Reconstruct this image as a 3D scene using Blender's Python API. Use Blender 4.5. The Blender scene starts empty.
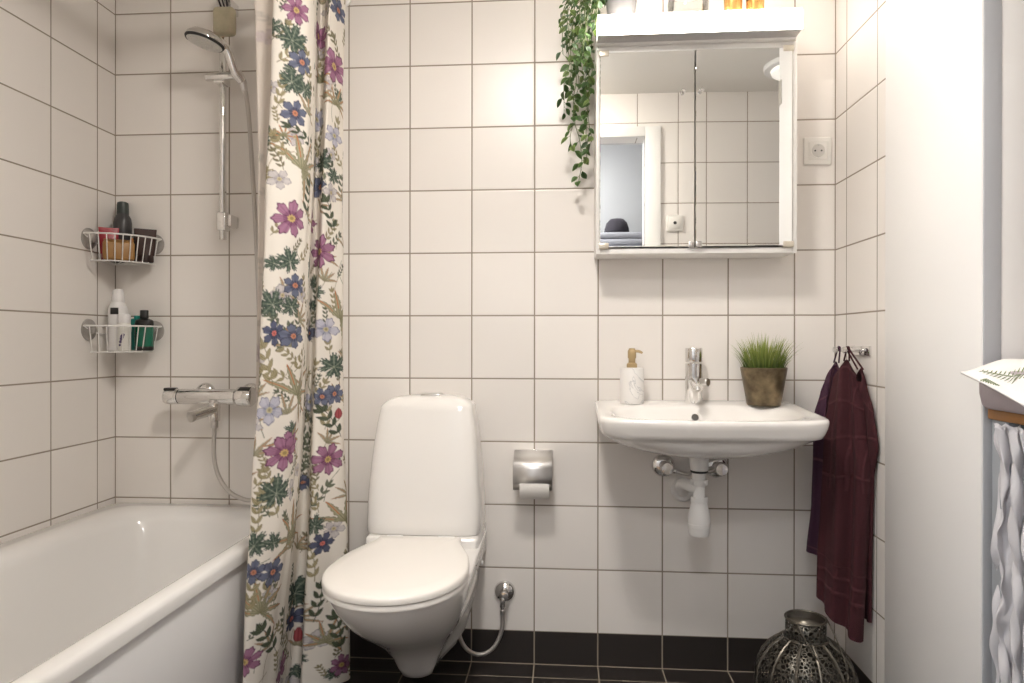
import bpy, bmesh, math, random
import numpy as np
from mathutils import Vector, Matrix, Euler, noise
SC = bpy.context.scene
COL = SC.collection
PI = math.pi
random.seed(7)

# ------------------------------------------------------------------ helpers
def lin(c):
    c /= 255.0
    return c / 12.92 if c <= 0.04045 else ((c + 0.055) / 1.055) ** 2.4
def rgb(r, g, b): return (lin(r), lin(g), lin(b), 1.0)

class NT:
    def __init__(s, m): s.t = m.node_tree; s.n = s.t.nodes; s.l = s.t.links
    def node(s, k, **kw):
        n = s.n.new(k)
        for a, v in kw.items(): setattr(n, a, v)
        return n
    def link(s, a, b): s.l.new(a, b)
    def math(s, op, a, b=None, c=None):
        n = s.node('ShaderNodeMath', operation=op)
        for i, v in enumerate((a, b, c)):
            if v is None: continue
            if isinstance(v, (int, float)): n.inputs[i].default_value = v
            else: s.link(v, n.inputs[i])
        return n.outputs[0]
    def mix(s, fac, a, b, blend='MIX'):
        n = s.node('ShaderNodeMix', data_type='RGBA', blend_type=blend)
        if isinstance(fac, (int, float)): n.inputs[0].default_value = fac
        else: s.link(fac, n.inputs[0])
        for i, v in ((6, a), (7, b)):
            if isinstance(v, tuple): n.inputs[i].default_value = v
            else: s.link(v, n.inputs[i])
        return n.outputs[2]

def mat(name, col, rough=0.4, metal=0.0, vary=0.0, scale=30, bump=0.0, bscale=None, coat=0.0, **kw):
    m = bpy.data.materials.new(name); m.use_nodes = True
    t = NT(m); b = t.n['Principled BSDF']
    b.inputs['Base Color'].default_value = col
    b.inputs['Roughness'].default_value = rough
    b.inputs['Metallic'].default_value = metal
    if coat: b.inputs['Coat Weight'].default_value = coat; b.inputs['Coat Roughness'].default_value = 0.06
    for k, v in kw.items(): b.inputs[k.replace('_', ' ')].default_value = v
    tc = None
    if vary or bump:
        tc = t.node('ShaderNodeTexCoord')
    if vary:
        nz = t.node('ShaderNodeTexNoise'); nz.inputs['Scale'].default_value = scale; nz.inputs['Detail'].default_value = 4
        t.link(tc.outputs['Object'], nz.inputs['Vector'])
        d = tuple(c * (1 - vary) for c in col[:3]) + (1,)
        u = tuple(min(1, c * (1 + vary)) for c in col[:3]) + (1,)
        t.link(t.mix(nz.outputs['Fac'], d, u), b.inputs['Base Color'])
    if bump:
        nz = t.node('ShaderNodeTexNoise'); nz.inputs['Scale'].default_value = bscale or scale; nz.inputs['Detail'].default_value = 5
        t.link(tc.outputs['Object'], nz.inputs['Vector'])
        bp = t.node('ShaderNodeBump'); bp.inputs['Strength'].default_value = bump; bp.inputs['Distance'].default_value = 0.003
        t.link(nz.outputs['Fac'], bp.inputs['Height']); t.link(bp.outputs[0], b.inputs['Normal'])
    return m

def tile_mat(name, axis, uoff, voff, tile, grout, rough=0.3, gw=0.0021, joints=(), vmin=None, tilt=0.012, gvar=True):
    """square 20 cm tiles with fine joints; axis = which object axes run across and up"""
    m = bpy.data.materials.new(name); m.use_nodes = True
    t = NT(m); b = t.n['Principled BSDF']
    tc = t.node('ShaderNodeTexCoord'); sp = t.node('ShaderNodeSeparateXYZ'); t.link(tc.outputs['Object'], sp.inputs[0])
    ax = {'x': 0, 'y': 1, 'z': 2}
    u = t.math('SUBTRACT', sp.outputs[ax[axis[0]]], uoff); v = t.math('SUBTRACT', sp.outputs[ax[axis[1]]], voff)
    du = t.math('PINGPONG', u, 0.1); dv = t.math('PINGPONG', v, 0.1)
    d = t.math('MINIMUM', du, dv)
    for a, val in joints:
        j = t.math('ABSOLUTE', t.math('SUBTRACT', sp.outputs[ax[a]], val)); d = t.math('MINIMUM', d, j)
    mr = t.node('ShaderNodeMapRange'); mr.inputs[1].default_value = gw * .75; mr.inputs[2].default_value = gw * 1.25
    t.link(d, mr.inputs[0]); f = mr.outputs[0]                    # 0 in the joint, 1 on the tile
    # one slightly different shade and tilt per tile
    fu = t.math('FLOOR', t.math('MULTIPLY', u, 5.0)); fv = t.math('FLOOR', t.math('MULTIPLY', v, 5.0))
    cb = t.node('ShaderNodeCombineXYZ'); t.link(fu, cb.inputs[0]); t.link(fv, cb.inputs[1])
    wn = t.node('ShaderNodeTexWhiteNoise', noise_dimensions='3D'); t.link(cb.outputs[0], wn.inputs['Vector'])
    lo = tuple(c * .97 for c in tile[:3]) + (1,); hi = tuple(min(1, c * 1.02) for c in tile[:3]) + (1,)
    tcol = t.mix(wn.outputs['Value'], lo, hi)
    nz = t.node('ShaderNodeTexNoise'); nz.inputs['Scale'].default_value = 3.0; nz.inputs['Detail'].default_value = 3
    t.link(tc.outputs['Object'], nz.inputs['Vector'])
    gcol = t.mix(nz.outputs['Fac'], tuple(c * .75 for c in grout[:3]) + (1,), tuple(c * 1.2 for c in grout[:3]) + (1,))
    t.link(t.mix(f, gcol, tcol), b.inputs['Base Color'])
    t.link(t.math('MULTIPLY_ADD', f, rough - .7, .7), b.inputs['Roughness'])
    b.inputs['Specular IOR Level'].default_value = 0.45
    # bump: joint recess, soft pillow edge, low waviness
    mr2 = t.node('ShaderNodeMapRange', interpolation_type='SMOOTHSTEP'); mr2.inputs[1].default_value = gw * .6; mr2.inputs[2].default_value = gw * 2.6
    t.link(d, mr2.inputs[0])
    n2 = t.node('ShaderNodeTexNoise'); n2.inputs['Scale'].default_value = 9.0; n2.inputs['Detail'].default_value = 1
    t.link(tc.outputs['Object'], n2.inputs['Vector'])
    h = t.math('MULTIPLY_ADD', n2.outputs['Fac'], .35, mr2.outputs[0])
    bp = t.node('ShaderNodeBump'); bp.inputs['Strength'].default_value = .5; bp.inputs['Distance'].default_value = 0.0012
    t.link(h, bp.inputs['Height'])
    # tiny tilt of each tile
    nm = t.node('ShaderNodeVectorMath', operation='SUBTRACT'); t.link(wn.outputs['Color'], nm.inputs[0]); nm.inputs[1].default_value = (.5, .5, .5)
    sc_ = t.node('ShaderNodeVectorMath', operation='SCALE'); t.link(nm.outputs[0], sc_.inputs[0]); sc_.inputs['Scale'].default_value = tilt
    ad = t.node('ShaderNodeVectorMath', operation='ADD'); t.link(bp.outputs[0], ad.inputs[0]); t.link(sc_.outputs[0], ad.inputs[1])
    no = t.node('ShaderNodeVectorMath', operation='NORMALIZE'); t.link(ad.outputs[0], no.inputs[0])
    t.link(no.outputs[0], b.inputs['Normal'])
    return m

class MB:
    """collects vertices and faces in world coordinates"""
    def __init__(s): s.v = []; s.f = []; s.uv = None; s.col = None
    def add(s, vs, fs):
        o = len(s.v); s.v += [tuple(p) for p in vs]; s.f += [tuple(i + o for i in q) for q in fs]
    def box(s, x0, x1, y0, y1, z0, z1, r=0.0, seg=2):
        bm = bmesh.new()
        bmesh.ops.create_cube(bm, size=1)
        for q in bm.verts:
            q.co = ((x0 + x1) / 2 + q.co.x * (x1 - x0), (y0 + y1) / 2 + q.co.y * (y1 - y0), (z0 + z1) / 2 + q.co.z * (z1 - z0))
        if r: bmesh.ops.bevel(bm, geom=list(bm.edges), offset=r, segments=seg, profile=.5, affect='EDGES')
        bm.verts.index_update()
        s.add([q.co[:] for q in bm.verts], [[q.index for q in f.verts] for f in bm.faces]); bm.free(); return s
    def obox(s, c, size, rot, r=0.0, seg=2):
        m = MB().box(-size[0] / 2, size[0] / 2, -size[1] / 2, size[1] / 2, -size[2] / 2, size[2] / 2, r, seg)
        R = Euler(rot).to_matrix(); c = Vector(c)
        s.add([(R @ Vector(p) + c)[:] for p in m.v], m.f); return s
    def loft(s, rings, closed=True, cap0=True, cap1=True):
        n = len(rings[0]); vs = [p for r in rings for p in r]; fs = []
        for i in range(len(rings) - 1):
            for j in range(n if closed else n - 1):
                k = (j + 1) % n
                fs.append((i * n + j, i * n + k, (i + 1) * n + k, (i + 1) * n + j))
        if closed and cap0: fs.append(tuple(reversed(range(n))))
        if closed and cap1: fs.append(tuple((len(rings) - 1) * n + j for j in range(n)))
        s.add(vs, fs); return s
    def tube(s, pts, r, n=12, caps=True, smooth=0):
        pts = [Vector(p) for p in pts]
        if smooth: pts = catmull(pts, smooth)
        rr = r if isinstance(r, (list, tuple)) else None
        rings = []; up = None
        for i, p in enumerate(pts):
            a = pts[max(0, i - 1)]; b = pts[min(len(pts) - 1, i + 1)]
            t = (b - a).normalized()
            if up is None:
                up = Vector((0, 0, 1)) if abs(t.z) < .9 else Vector((1, 0, 0))
            x = t.cross(up)
            if x.length < 1e-6: x = t.cross(Vector((0, 1, 0)))
            x.normalize(); y = x.cross(t).normalized(); up = y
            q = rr[min(len(rr) - 1, int(round(i * (len(rr) - 1) / max(1, len(pts) - 1))))] if rr else r
            rings.append([(p + x * (q * math.cos(2 * PI * k / n)) + y * (q * math.sin(2 * PI * k / n)))[:] for k in range(n)])
        s.loft(rings, True, caps, caps); return s
    def lathe(s, prof, c, axis=(0, 0, 1), n=32, sx=1, sy=1, cap=True):
        """profile of (radius, height) turned round an axis through c"""
        a = Vector(axis).normalized(); q = Vector((0, 0, 1)).rotation_difference(a).to_matrix(); c = Vector(c)
        rings = [[(c + q @ Vector((r * sx * math.cos(2 * PI * k / n), r * sy * math.sin(2 * PI * k / n), h)))[:] for k in range(n)] for r, h in prof]
        s.loft(rings, True, cap and prof[0][0] > 1e-5, cap and prof[-1][0] > 1e-5); return s
    def grid(s, fn, nu, nv):
        vs = [fn(i / nu, j / nv) for j in range(nv + 1) for i in range(nu + 1)]; w = nu + 1
        s.add(vs, [(j * w + i, j * w + i + 1, (j + 1) * w + i + 1, (j + 1) * w + i) for j in range(nv) for i in range(nu)]); return s
    def build(s, name, m, parent=None, at=None, ang=40, flat=False, solid=0, sub=0, bevel=0):
        me = bpy.data.meshes.new(name)
        o = bpy.data.objects.new(name, me); COL.objects.link(o)
        if parent is not None:
            org = ORG[parent.name]; o.parent = parent
        else:
            org = Vector(at) if at is not None else Vector((0, 0, 0)); o.location = org
        ORG[o.name] = org
        vv = np.array(s.v, dtype=np.float64) - np.array(org[:])
        me.from_pydata(vv.tolist(), [], s.f)
        bm = bmesh.new(); bm.from_mesh(me)
        bmesh.ops.remove_doubles(bm, verts=bm.verts, dist=1e-6)
        bmesh.ops.recalc_face_normals(bm, faces=bm.faces); bm.to_mesh(me); bm.free()
        if not flat:
            me.shade_smooth()
            if ang < 180: me.set_sharp_from_angle(angle=math.radians(ang))
        me.materials.append(m)
        if solid:
            k = o.modifiers.new('thickness', 'SOLIDIFY'); k.thickness = solid; k.offset = 0
        if bevel:
            k = o.modifiers.new('bevel', 'BEVEL'); k.width = bevel; k.segments = 2; k.limit_method = 'ANGLE'
        if sub:
            k = o.modifiers.new('smooth', 'SUBSURF'); k.levels = sub; k.render_levels = sub
        return o
ORG = {}

def catmull(pts, k):
    out = []; n = len(pts)
    for i in range(n - 1):
        p0, p1, p2, p3 = pts[max(0, i - 1)], pts[i], pts[i + 1], pts[min(n - 1, i + 2)]
        for j in range(k):
            t = j / k
            out.append(.5 * ((2 * p1) + (p2 - p0) * t + (2 * p0 - 5 * p1 + 4 * p2 - p3) * t * t + (3 * p1 - p0 - 3 * p2 + p3) * t ** 3))
    out.append(pts[-1]); return out

def thing(name, label, cat, loc, group=None):
    o = bpy.data.objects.new(name, None); COL.objects.link(o); o.location = loc
    o.empty_display_size = .05; ORG[o.name] = Vector(loc)
    return tag(o, label, cat, group)
def tag(o, label, cat, group=None):
    o['label'] = label; o['category'] = cat
    if group: o['group'] = group
    return o
def struct(o): o['kind'] = 'structure'; return o
def lab(o, s): o['label'] = s; return o

# ------------------------------------------------------------------ dimensions (metres; back wall y = 0, floor z = 0)
XL, XR = -1.3925, 0.9222
ZC = 2.25                      # ceiling
YD, YH = -1.57, -1.68          # the two faces of the door wall
XN = 1.62                      # far side of the niche with the changing table
YR = -0.7465                   # where the right wall ends

# ------------------------------------------------------------------ materials
TILE = (0.80, 0.765, 0.73, 1)
GROUT = (0.29, 0.245, 0.195, 1)
M = {}
M['tile_back'] = tile_mat('white_tiles_back', 'xz', 0.0, .1034, TILE, GROUT, joints=(('x', XL + .001), ('x', XR - .001)))
M['tile_left'] = tile_mat('white_tiles_left', 'yz', -.0862, .1034, TILE, GROUT)
M['tile_right'] = tile_mat('white_tiles_right', 'yz', -.0817, .1034, TILE, GROUT)
M['tile_front'] = tile_mat('white_tiles_front', 'xz', .054, .1034, TILE, GROUT)
DT = (0.030, 0.025, 0.023, 1); DG = (0.33, 0.28, 0.22, 1)
M['floor'] = tile_mat('dark_floor_tiles', 'xy', 0.0, -.087, DT, DG, rough=.32, gw=.0019, joints=(('y', -.001),))
M['plinth_b'] = tile_mat('dark_plinth_back', 'xz', 0.0, 0.0, DT, DG, rough=.32, gw=.0019)
M['plinth_r'] = tile_mat('dark_plinth_right', 'yz', -.0817, 0.0, DT, DG, rough=.32, gw=.0019)
M['paint'] = mat('white_ceiling_paint', (.78, .76, .72, 1), .7, bump=.15, bscale=120)
M['panel'] = mat('glossy_white_panel', (.82, .81, .80, 1), .42, bump=.05, bscale=6)
M['casing'] = mat('pale_grey_paint', (.42, .43, .455, 1), .4, bump=.05, bscale=40)
M['trim'] = mat('white_trim_paint', (.80, .79, .77, 1), .35)
M['hall'] = mat('grey_hall_paint', (.50, .50, .51, 1), .7, bump=.1, bscale=150)
M['hallfloor'] = mat('hall_oak_floor', (.30, .20, .12, 1), .4, vary=.25, scale=14)
M['enamel'] = mat('white_enamel', (.80, .79, .775, 1), .13, coat=.4)
M['apron'] = mat('white_apron_panel', (.78, .775, .78, 1), .35)
M['porcelain'] = mat('white_porcelain', (.82, .80, .775, 1), .10, coat=.5)
M['seat'] = mat('white_seat_plastic', (.83, .80, .76, 1), .22)
M['plastic'] = mat('white_plastic', (.78, .775, .765, 1), .35)
M['chrome'] = mat('polished_chrome', (.78, .77, .76, 1), .08, 1.0)
M['brushed'] = mat('brushed_steel', (.62, .60, .58, 1), .28, 1.0)
M['satin'] = mat('satin_chrome', (.86, .85, .84, 1), .38, 1.0)
t_ = NT(M['satin']); b_ = t_.n['Principled BSDF']; b_.inputs['Anisotropic'].default_value = .92; b_.inputs['Anisotropic Rotation'].default_value = .25
tg = t_.node('ShaderNodeTangent', direction_type='RADIAL', axis='X'); t_.link(tg.outputs[0], b_.inputs['Tangent'])
M['hosemetal'] = mat('ribbed_metal_hose', (.55, .52, .49, 1), .35, .8, bump=.8, bscale=420)
M['black'] = mat('black_plastic', (.012, .012, .012, 1), .35)
M['rubber'] = mat('black_rubber', (.02, .02, .02, 1), .6)
M['mirror'] = mat('mirror_silver', (.86, .87, .86, 1), .015, 1.0)
M['cabinet'] = mat('white_cabinet_lacquer', (.80, .785, .76, 1), .35)
M['wirewhite'] = mat('white_coated_wire', (.75, .74, .72, 1), .35)

def emit_mat(name, col, strength, base=(.9, .9, .88, 1)):
    m = bpy.data.materials.new(name); m.use_nodes = True
    b = m.node_tree.nodes['Principled BSDF']
    b.inputs['Base Color'].default_value = base; b.inputs['Roughness'].default_value = .4
    b.inputs['Emission Color'].default_value = col; b.inputs['Emission Strength'].default_value = strength
    return m
WARM = (1.0, .87, .70, 1)
M['lamp_glow'] = emit_mat('lit_cabinet_lamp', (1.0, .925, .84, 1), 15.0)
M['ceil_glow'] = emit_mat('lit_ceiling_lamp', (1.0, .92, .82, 1), .35)
M['window_fill'] = emit_mat('added_window_glow', (.90, .95, 1.0, 1), 6.5)
M['hall_fill_glow'] = emit_mat('added_hall_lamp', (.98, .97, .95, 1), 55.0)

# ------------------------------------------------------------------ room shell
def wall(name, m, *box):
    return struct(MB().box(*box).build(name, m, flat=True))
wall('wall_back', M['tile_back'], XL - .1, XN + .1, 0, .1, .1034, ZC)
wall('wall_left', M['tile_left'], XL - .1, XL, YH, 0, 0, ZC)
wall('wall_right', M['tile_right'], XR, XR + .1, YR + .02, 0, .1034, ZC)
wall('wall_niche', M['trim'], XN, XN + .1, YH, 0, 0, ZC)
struct(MB().box(XR - .003, XR + .1, YR, -.3326, 0, ZC, .0025).build('trim_1', M['panel'], ang=30))
wall('floor', M['floor'], XL - .1, XN + .1, YH, .1, -.1, 0)
wall('ceiling', M['paint'], XL - .1, XN + .1, YD, .1, ZC, ZC + .1)
wall('baseboard_back', M['plinth_b'], XL - .1, XR, 0, .1, 0, .1034)
wall('baseboard_right', M['plinth_r'], XR, XR + .1, -.3326, 0, 0, .1034)
# recess: the short wall facing the camera, with a painted door in its casing
wall('wall_niche_back', M['casing'], XR + .1, XN, YR + .02, YR + .1, 0, ZC)
c = MB().box(XR + .0, .9565, YR - .002, YR + .02, 0, ZC, .002); c.box(.9565, .9600, YR + .003, YR + .02, 0, ZC)
struct(c.build('trim_2', M['casing'], ang=30))
d = MB().box(.9640, XN - .02, YR + .0015, YR + .02, .01, 2.1, .0025)
struct(d.build('door_1', M['casing'], ang=30))
# door wall behind the camera's aim: opening from x = -.45 to .49
OX0, OX1, OZ = -.452, .492, 2.035
w = MB().box(XL - .1, OX0, YH, YD, 0, ZC).box(OX1, XN + .1, YH, YD, 0, ZC).box(OX0, OX1, YH, YD, OZ, ZC)
struct(w.build('wall_front', M['tile_front'], flat=True))
t = MB()
t.box(OX1 - .002, OX1 + .075, YD - .01, YD + .016, 0, OZ + .048, .003).box(OX0 - .075, OX0 + .002, YD - .01, YD + .016, 0, OZ + .048, .003)
t.box(OX0 + .002, OX1 - .002, YD - .01, YD + .016, OZ - .002, OZ + .048, .003)
struct(t.build('trim_3', M['trim'], ang=30))
# the hallway outside
HX0, HX1, HY, HZ = -1.5, 1.72, -3.0, 2.4
wall('wall_hall_back', M['hall'], HX0, HX1, HY - .1, HY, 0, HZ)
WY0, WY1, WZ0, WZ1 = -2.92, -1.86, .85, 2.15
struct(MB().box(HX0 - .1, HX0, HY, WY0, 0, HZ).box(HX0 - .1, HX0, WY1, YH, 0, HZ).box(HX0 - .1, HX0, WY0, WY1, 0, WZ0).box(HX0 - .1, HX0, WY0, WY1, WZ1, HZ).build('wall_hall_left', M['hall'], flat=True))
w = MB().box(HX0 - .07, HX0 - .02, WY0, WY0 + .05, WZ0, WZ1, .004).box(HX0 - .07, HX0 - .02, WY1 - .05, WY1, WZ0, WZ1, .004).box(HX0 - .07, HX0 - .02, WY0 + .05, WY1 - .05, WZ0, WZ0 + .05, .004).box(HX0 - .07, HX0 - .02, WY0 + .05, WY1 - .05, WZ1 - .05, WZ1, .004)
wf = struct(w.build('added_window_1', M['trim'], at=(HX0 - .05, -2.4, WZ0), ang=30))
MB().box(HX0 - .052, HX0 - .046, WY0 + .045, WY1 - .045, WZ0 + .045, WZ1 - .045).build('added_glow_pane', M['window_fill'], wf, flat=True)  # unseen window, its glowing pane added to brighten the white right-hand panel
wall('wall_hall_right', M['hall'], HX1, HX1 + .1, HY, YH, 0, HZ)
w = MB().box(HX0, OX0, YH - .01, YH, 0, HZ).box(OX1, HX1, YH - .01, YH, 0, HZ).box(OX0, OX1, YH - .01, YH, OZ, HZ)
struct(w.build('wall_hall_front', M['hall'], flat=True))
wall('floor_hall', M['hallfloor'], HX0, HX1, HY, YH, -.1, 0)
wall('ceiling_hall', M['paint'], HX0, HX1, HY, YH, HZ, HZ + .1)

# ------------------------------------------------------------------ lamps
def ceiling_lamp(x, y, z, r, glow, label):
    o = thing('ceiling_lamp', label, 'lamp', (x, y, z))
    MB().lathe([(r, 0), (r, -.012), (r * .97, -.02), (r * .80, -.022), (r * .80, 0)], (x, y, z), n=48).build('rim', M['plastic'], o)
    MB().lathe([(r * .80, -.012), (r * .76, -.034), (r * .6, -.048), (r * .3, -.055), (0.0001, -.056)], (x, y, z), n=48).build('diffuser', glow, o)
    return o
ceiling_lamp(1.17, -1.24, ZC, .14, M['ceil_glow'], 'round white ceiling lamp seen in the mirror cabinet')
M['main_glow'] = emit_mat('lit_main_lamp', (1.0, .935, .86, 1), 90.0)
ceiling_lamp(-.05, -1.18, ZC, .15, M['main_glow'], 'round white ceiling lamp in the middle of the bathroom')
ceiling_lamp(.0, -2.5, HZ, .17, M['hall_fill_glow'], 'added round ceiling lamp in the hallway, unseen fill light')  # unseen lamp, added to send light in through the doorway

# ------------------------------------------------------------------ bathtub
def sring(x0, x1, y0, y1, z, n, N=96, zf=None):
    cx, cy, a, b = (x0 + x1) / 2, (y0 + y1) / 2, (x1 - x0) / 2, (y1 - y0) / 2
    out = []
    for k in range(N):
        t = 2 * PI * (k + .5) / N
        cc, ss = math.cos(t), math.sin(t)
        x = cx + a * math.copysign(abs(cc) ** (2 / n), cc); y = cy + b * math.copysign(abs(ss) ** (2 / n), ss)
        out.append((x, y, zf(x, y, z) if zf else z))
    return out
TX1, TY0 = -.7285, -1.556
tub = thing('bathtub', 'white enamel bathtub along the left wall', 'bathtub', (-1.06, -.78, 0))
R_ = []
E0 = 24
R_.append(sring(-1.385, TX1 - .02, TY0 + .006, -.006, .452, E0))
R_.append(sring(-1.391, TX1, TY0, -.001, .452, E0)); R_.append(sring(-1.391, TX1, TY0, -.001, .474, E0))
R_.append(sring(-1.3895, TX1 - .003, TY0 + .003, -.0025, .483, E0)); R_.append(sring(-1.385, TX1 - .010, TY0 + .01, -.007, .488, E0))
R_.append(sring(-1.330, TX1 - .036, TY0 + .06, -.055, .4885, 12)); R_.append(sring(-1.312, TX1 - .046, TY0 + .075, -.075, .486, 9))
R_.append(sring(-1.290, TX1 - .056, TY0 + .09, -.098, .474, 7)); R_.append(sring(-1.280, TX1 - .062, TY0 + .098, -.108, .455, 6.5))
R_.append(sring(-1.262, TX1 - .076, TY0 + .12, -.130, .35, 6)); R_.append(sring(-1.243, TX1 - .094, TY0 + .16, -.160, .22, 5.5))
R_.append(sring(-1.225, TX1 - .112, TY0 + .20, -.190, .15, 5)); R_.append(sring(-1.19, TX1 - .145, TY0 + .25, -.23, .115, 4.5))
R_.append(sring(-1.12, TX1 - .21, TY0 + .35, -.33, .104, 4)); R_.append(sring(-1.06, TX1 - .27, TY0 + .5, -.5, .102, 3))
MB().loft(R_, True, False, True).build('basin', M['enamel'], tub, ang=60)
a = MB().box(TX1 - .022, TX1 - .010, TY0 + .004, -.004, .075, .4535, .004)
a.box(TX1 - .03, TX1 - .018, TY0 + .004, -.004, 0, .079)
a.build('apron_panel', M['apron'], tub, ang=30)
for yy in (-.25, -1.3):
    for xx in (-1.30, -.83):
        MB().lathe([(.018, 0), (.018, .012), (.010, .014), (.010, .11)], (xx, yy, 0), n=16).build('foot', M['brushed'], tub)
MB().lathe([(.030, 0), (.034, .004), (.030, .007), (.0001, .008)], (-1.0, -.34, .1035), n=24).build('drain_ring', M['chrome'], tub)

# ------------------------------------------------------------------ thermostatic mixer, hose, hand shower, rail
mx = thing('shower_mixer', 'chrome thermostatic mixer tap mounted above the bathtub', 'shower mixer', (-1.02, 0, .8455))
MZ, MY = .8455, -.075
def xcyl(prof, x, y, z, n=28): return MB().lathe(prof, (x, y, z), (1, 0, 0), n)
xcyl([(.0001, 0), (.0225, 0), (.0245, .003), (.0245, .185), (.0225, .187), (.0001, .187)], -1.125, MY, MZ).build('body', M['chrome'], mx)
h = xcyl([(.0001, 0), (.018, .0), (.0235, .004), (.0250, .012), (.0250, .044), (.0235, .047), (.0001, .047)], -1.1735, MY, MZ).build('flow_knob', M['chrome'], mx)
MB().obox((-1.153, MY - .003, MZ + .0235), (.036, .026, .009), (0, 0, 0), .003).build('knob_grip', M['black'], h)
h = xcyl([(.0001, 0), (.026, 0), (.0300, .004), (.0315, .012), (.0315, .045), (.028, .051), (.0001, .053)], -.936, MY, MZ + .001).build('temperature_knob', M['chrome'], mx)
MB().obox((-.906, MY - .013, MZ + .0225), (.038, .022, .013), (.45, 0, 0), .003).build('knob_grip', M['black'], h)
for xx in (-1.079, -.925):
    MB().lathe([(.034, 0), (.033, .006), (.027, .013), (.017, .017), (.016, .060)], (xx, 0, MZ + .006), (0, -1, 0), 28).build('escutcheon', M['chrome'], mx)
MB().lathe([(.011, 0), (.0165, .003), (.0165, .040), (.018, .044), (.018, .078)], (-1.010, MY, .7665), n=24).build('outlet', M['chrome'], mx)
s_ = MB().tube([(-1.010, MY - .004, .807), (-1.026, MY - .025, .799), (-1.046, MY - .060, .790)], [.0165, .016, .015], 24)
s_.build('bath_spout', M['chrome'], mx)
MB().lathe([(.0135, 0), (.0165, .003), (.0165, .014), (.011, .016), (.0001, .016)], (-1.0455, MY - .059, .7903), (-.5, -.84, -.17), 24).build('diverter_knob', M['brushed'], mx)

hd = (-.9875, -.185, 1.928)
sl = thing('hand_shower', 'round chrome hand shower clipped to the wall rail', 'hand shower', (-.915, -.1, 1.85))
axis = Vector((-.235, -.057, -.972)).normalized()         # the way the spray face looks
c0 = Vector((-.9885, -.175, 1.9275))
MB().lathe([(.0001, -.030), (.02, -.029), (.042, -.022), (.054, -.010), (.0565, -.003), (.0565, .0)], c0, axis, 40).build('head', M['chrome'], sl)
MB().lathe([(.0565, .0), (.0572, .003), (.0550, .007), (.052, .007)], c0, axis, 40).build('rubber_ring', M['rubber'], sl)
fm = mat('spray_face_white', (.70, .69, .66, 1), .4)
f_ = MB().lathe([(.052, .006), (.050, .009), (.0001, .010)], c0, axis, 40)
q = Vector((0, 0, 1)).rotation_difference(axis).to_matrix()
for ring, n in ((.012, 6), (.024, 12), (.036, 18), (.045, 22)):
    for k in range(n):
        f_.lathe([(.0017, .009), (.0012, .0125), (.0001, .0127)], c0 + q @ Vector((ring * math.cos(2 * PI * k / n), ring * math.sin(2 * PI * k / n), 0)), axis, 6)
f_.build('spray_face', fm, sl)
rh = Vector((.735, .644, -.212))
MB().tube([c0 + rh * .025 - axis * .018, c0 + rh * .052 - axis * .010, c0 + rh * .070 + axis * .004, (-.926, -.113, 1.858), (-.914, -.100, 1.838), (-.908, -.094, 1.829)], [.016, .016, .0145, .0135, .0125, .0115], 20, smooth=4).build('handle', M['chrome'], sl)

rail = thing('shower_rail', 'vertical chrome shower rail on the tiled back wall', 'shower rail', (-.994, 0, 1.34))
RX, RY = -.9935, -.055
MB().lathe([(.0095, 0), (.0105, .003), (.0105, .78), (.0095, .783)], (RX, RY, 1.345), n=24).build('bar', M['chrome'], rail)
for zz in (1.405, 2.095):
    b = MB().box(RX - .016, RX + .016, RY - .014, RY + .018, zz - .032, zz + .028, .006, 3).box(RX + .002, RX + .026, RY, 0, zz - .016, zz + .022, .004)
    b.build('bracket', M['chrome'], rail)
b = MB().lathe([(.008, 0), (.0125, .003), (.0125, .105), (.011, .108), (.0001, .108)], (-1.036, -.080, 1.8545), (1, -.10, 0), 24)
b.box(RX - .018, RX + .018, RY - .03, RY + .018, 1.836, 1.872, .006)
b.build('slider', M['chrome'], rail)
MB().lathe([(.0105, -.014), (.0155, .012), (.0175, .012), (.014, -.018), (.0105, -.018)], (-.918, -.104, 1.846), (-.45, -.45, .75), 24).build('holder_cone', M['chrome'], rail)

pts = [(-.908, -.094, 1.829), (-.903, -.087, 1.80), (-.898, -.075, 1.72), (-.893, -.062, 1.56), (-.885, -.055, 1.37), (-.876, -.054, 1.15), (-.865, -.062, .90), (-.842, -.075, .70),
       (-.828, -.085, .60), (-.840, -.090, .545), (-.885, -.088, .523), (-.935, -.083, .533), (-.972, -.080, .560), (-1.001, -.077, .607), (-1.0125, -.075, .66), (-1.0115, -.075, .735), (-1.010, -.075, .768)]
ho = thing('shower_hose', 'long flexible grey shower hose hanging from hand shower to mixer', 'hose', (-.9, -.08, .52))
MB().tube(pts, .0068, 12, smooth=10).build('hose_tube', M['hosemetal'], ho)
MB().lathe([(.0095, 0), (.0115, .003), (.0115, .02), (.0105, .022)], (-1.0105, -.075, .746), n=16).build('hose_nut', M['brushed'], ho)
MB().lathe([(.0105, -.012), (.012, .0), (.009, .022)], (-.9075, -.0935, 1.8275), (.1, .2, -1), 16).build('hose_nut', M['brushed'], ho)

so = thing('soap_on_a_rope', 'olive green soap block hanging by dark cords above hand shower', 'soap', (-.981, -.09, 2.0))
soapm = mat('olive_soap', (.46, .42, .30, 1), .45, vary=.25, scale=40, Subsurface_Weight=.15)
MB().obox((-.966, -.098, 2.020), (.068, .034, .088), (0, 0, 0), .013, 4).build('soap_block', soapm, so)
cordm = mat('dark_cord', (.03, .025, .03, 1), .8)
MB().tube([(-.976, -.098, 2.062), (-.996, -.088, 2.115), (-.990, -.074, 2.135), (-.975, -.078, 2.12), (-.957, -.098, 2.062)], .003, 8, smooth=5).build('cord', cordm, so)
MB().tube([(-.966, -.098, 2.063), (-.983, -.09, 2.11), (-.992, -.074, 2.137)], .0025, 8, smooth=4).build('cord', cordm, so)

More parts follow.
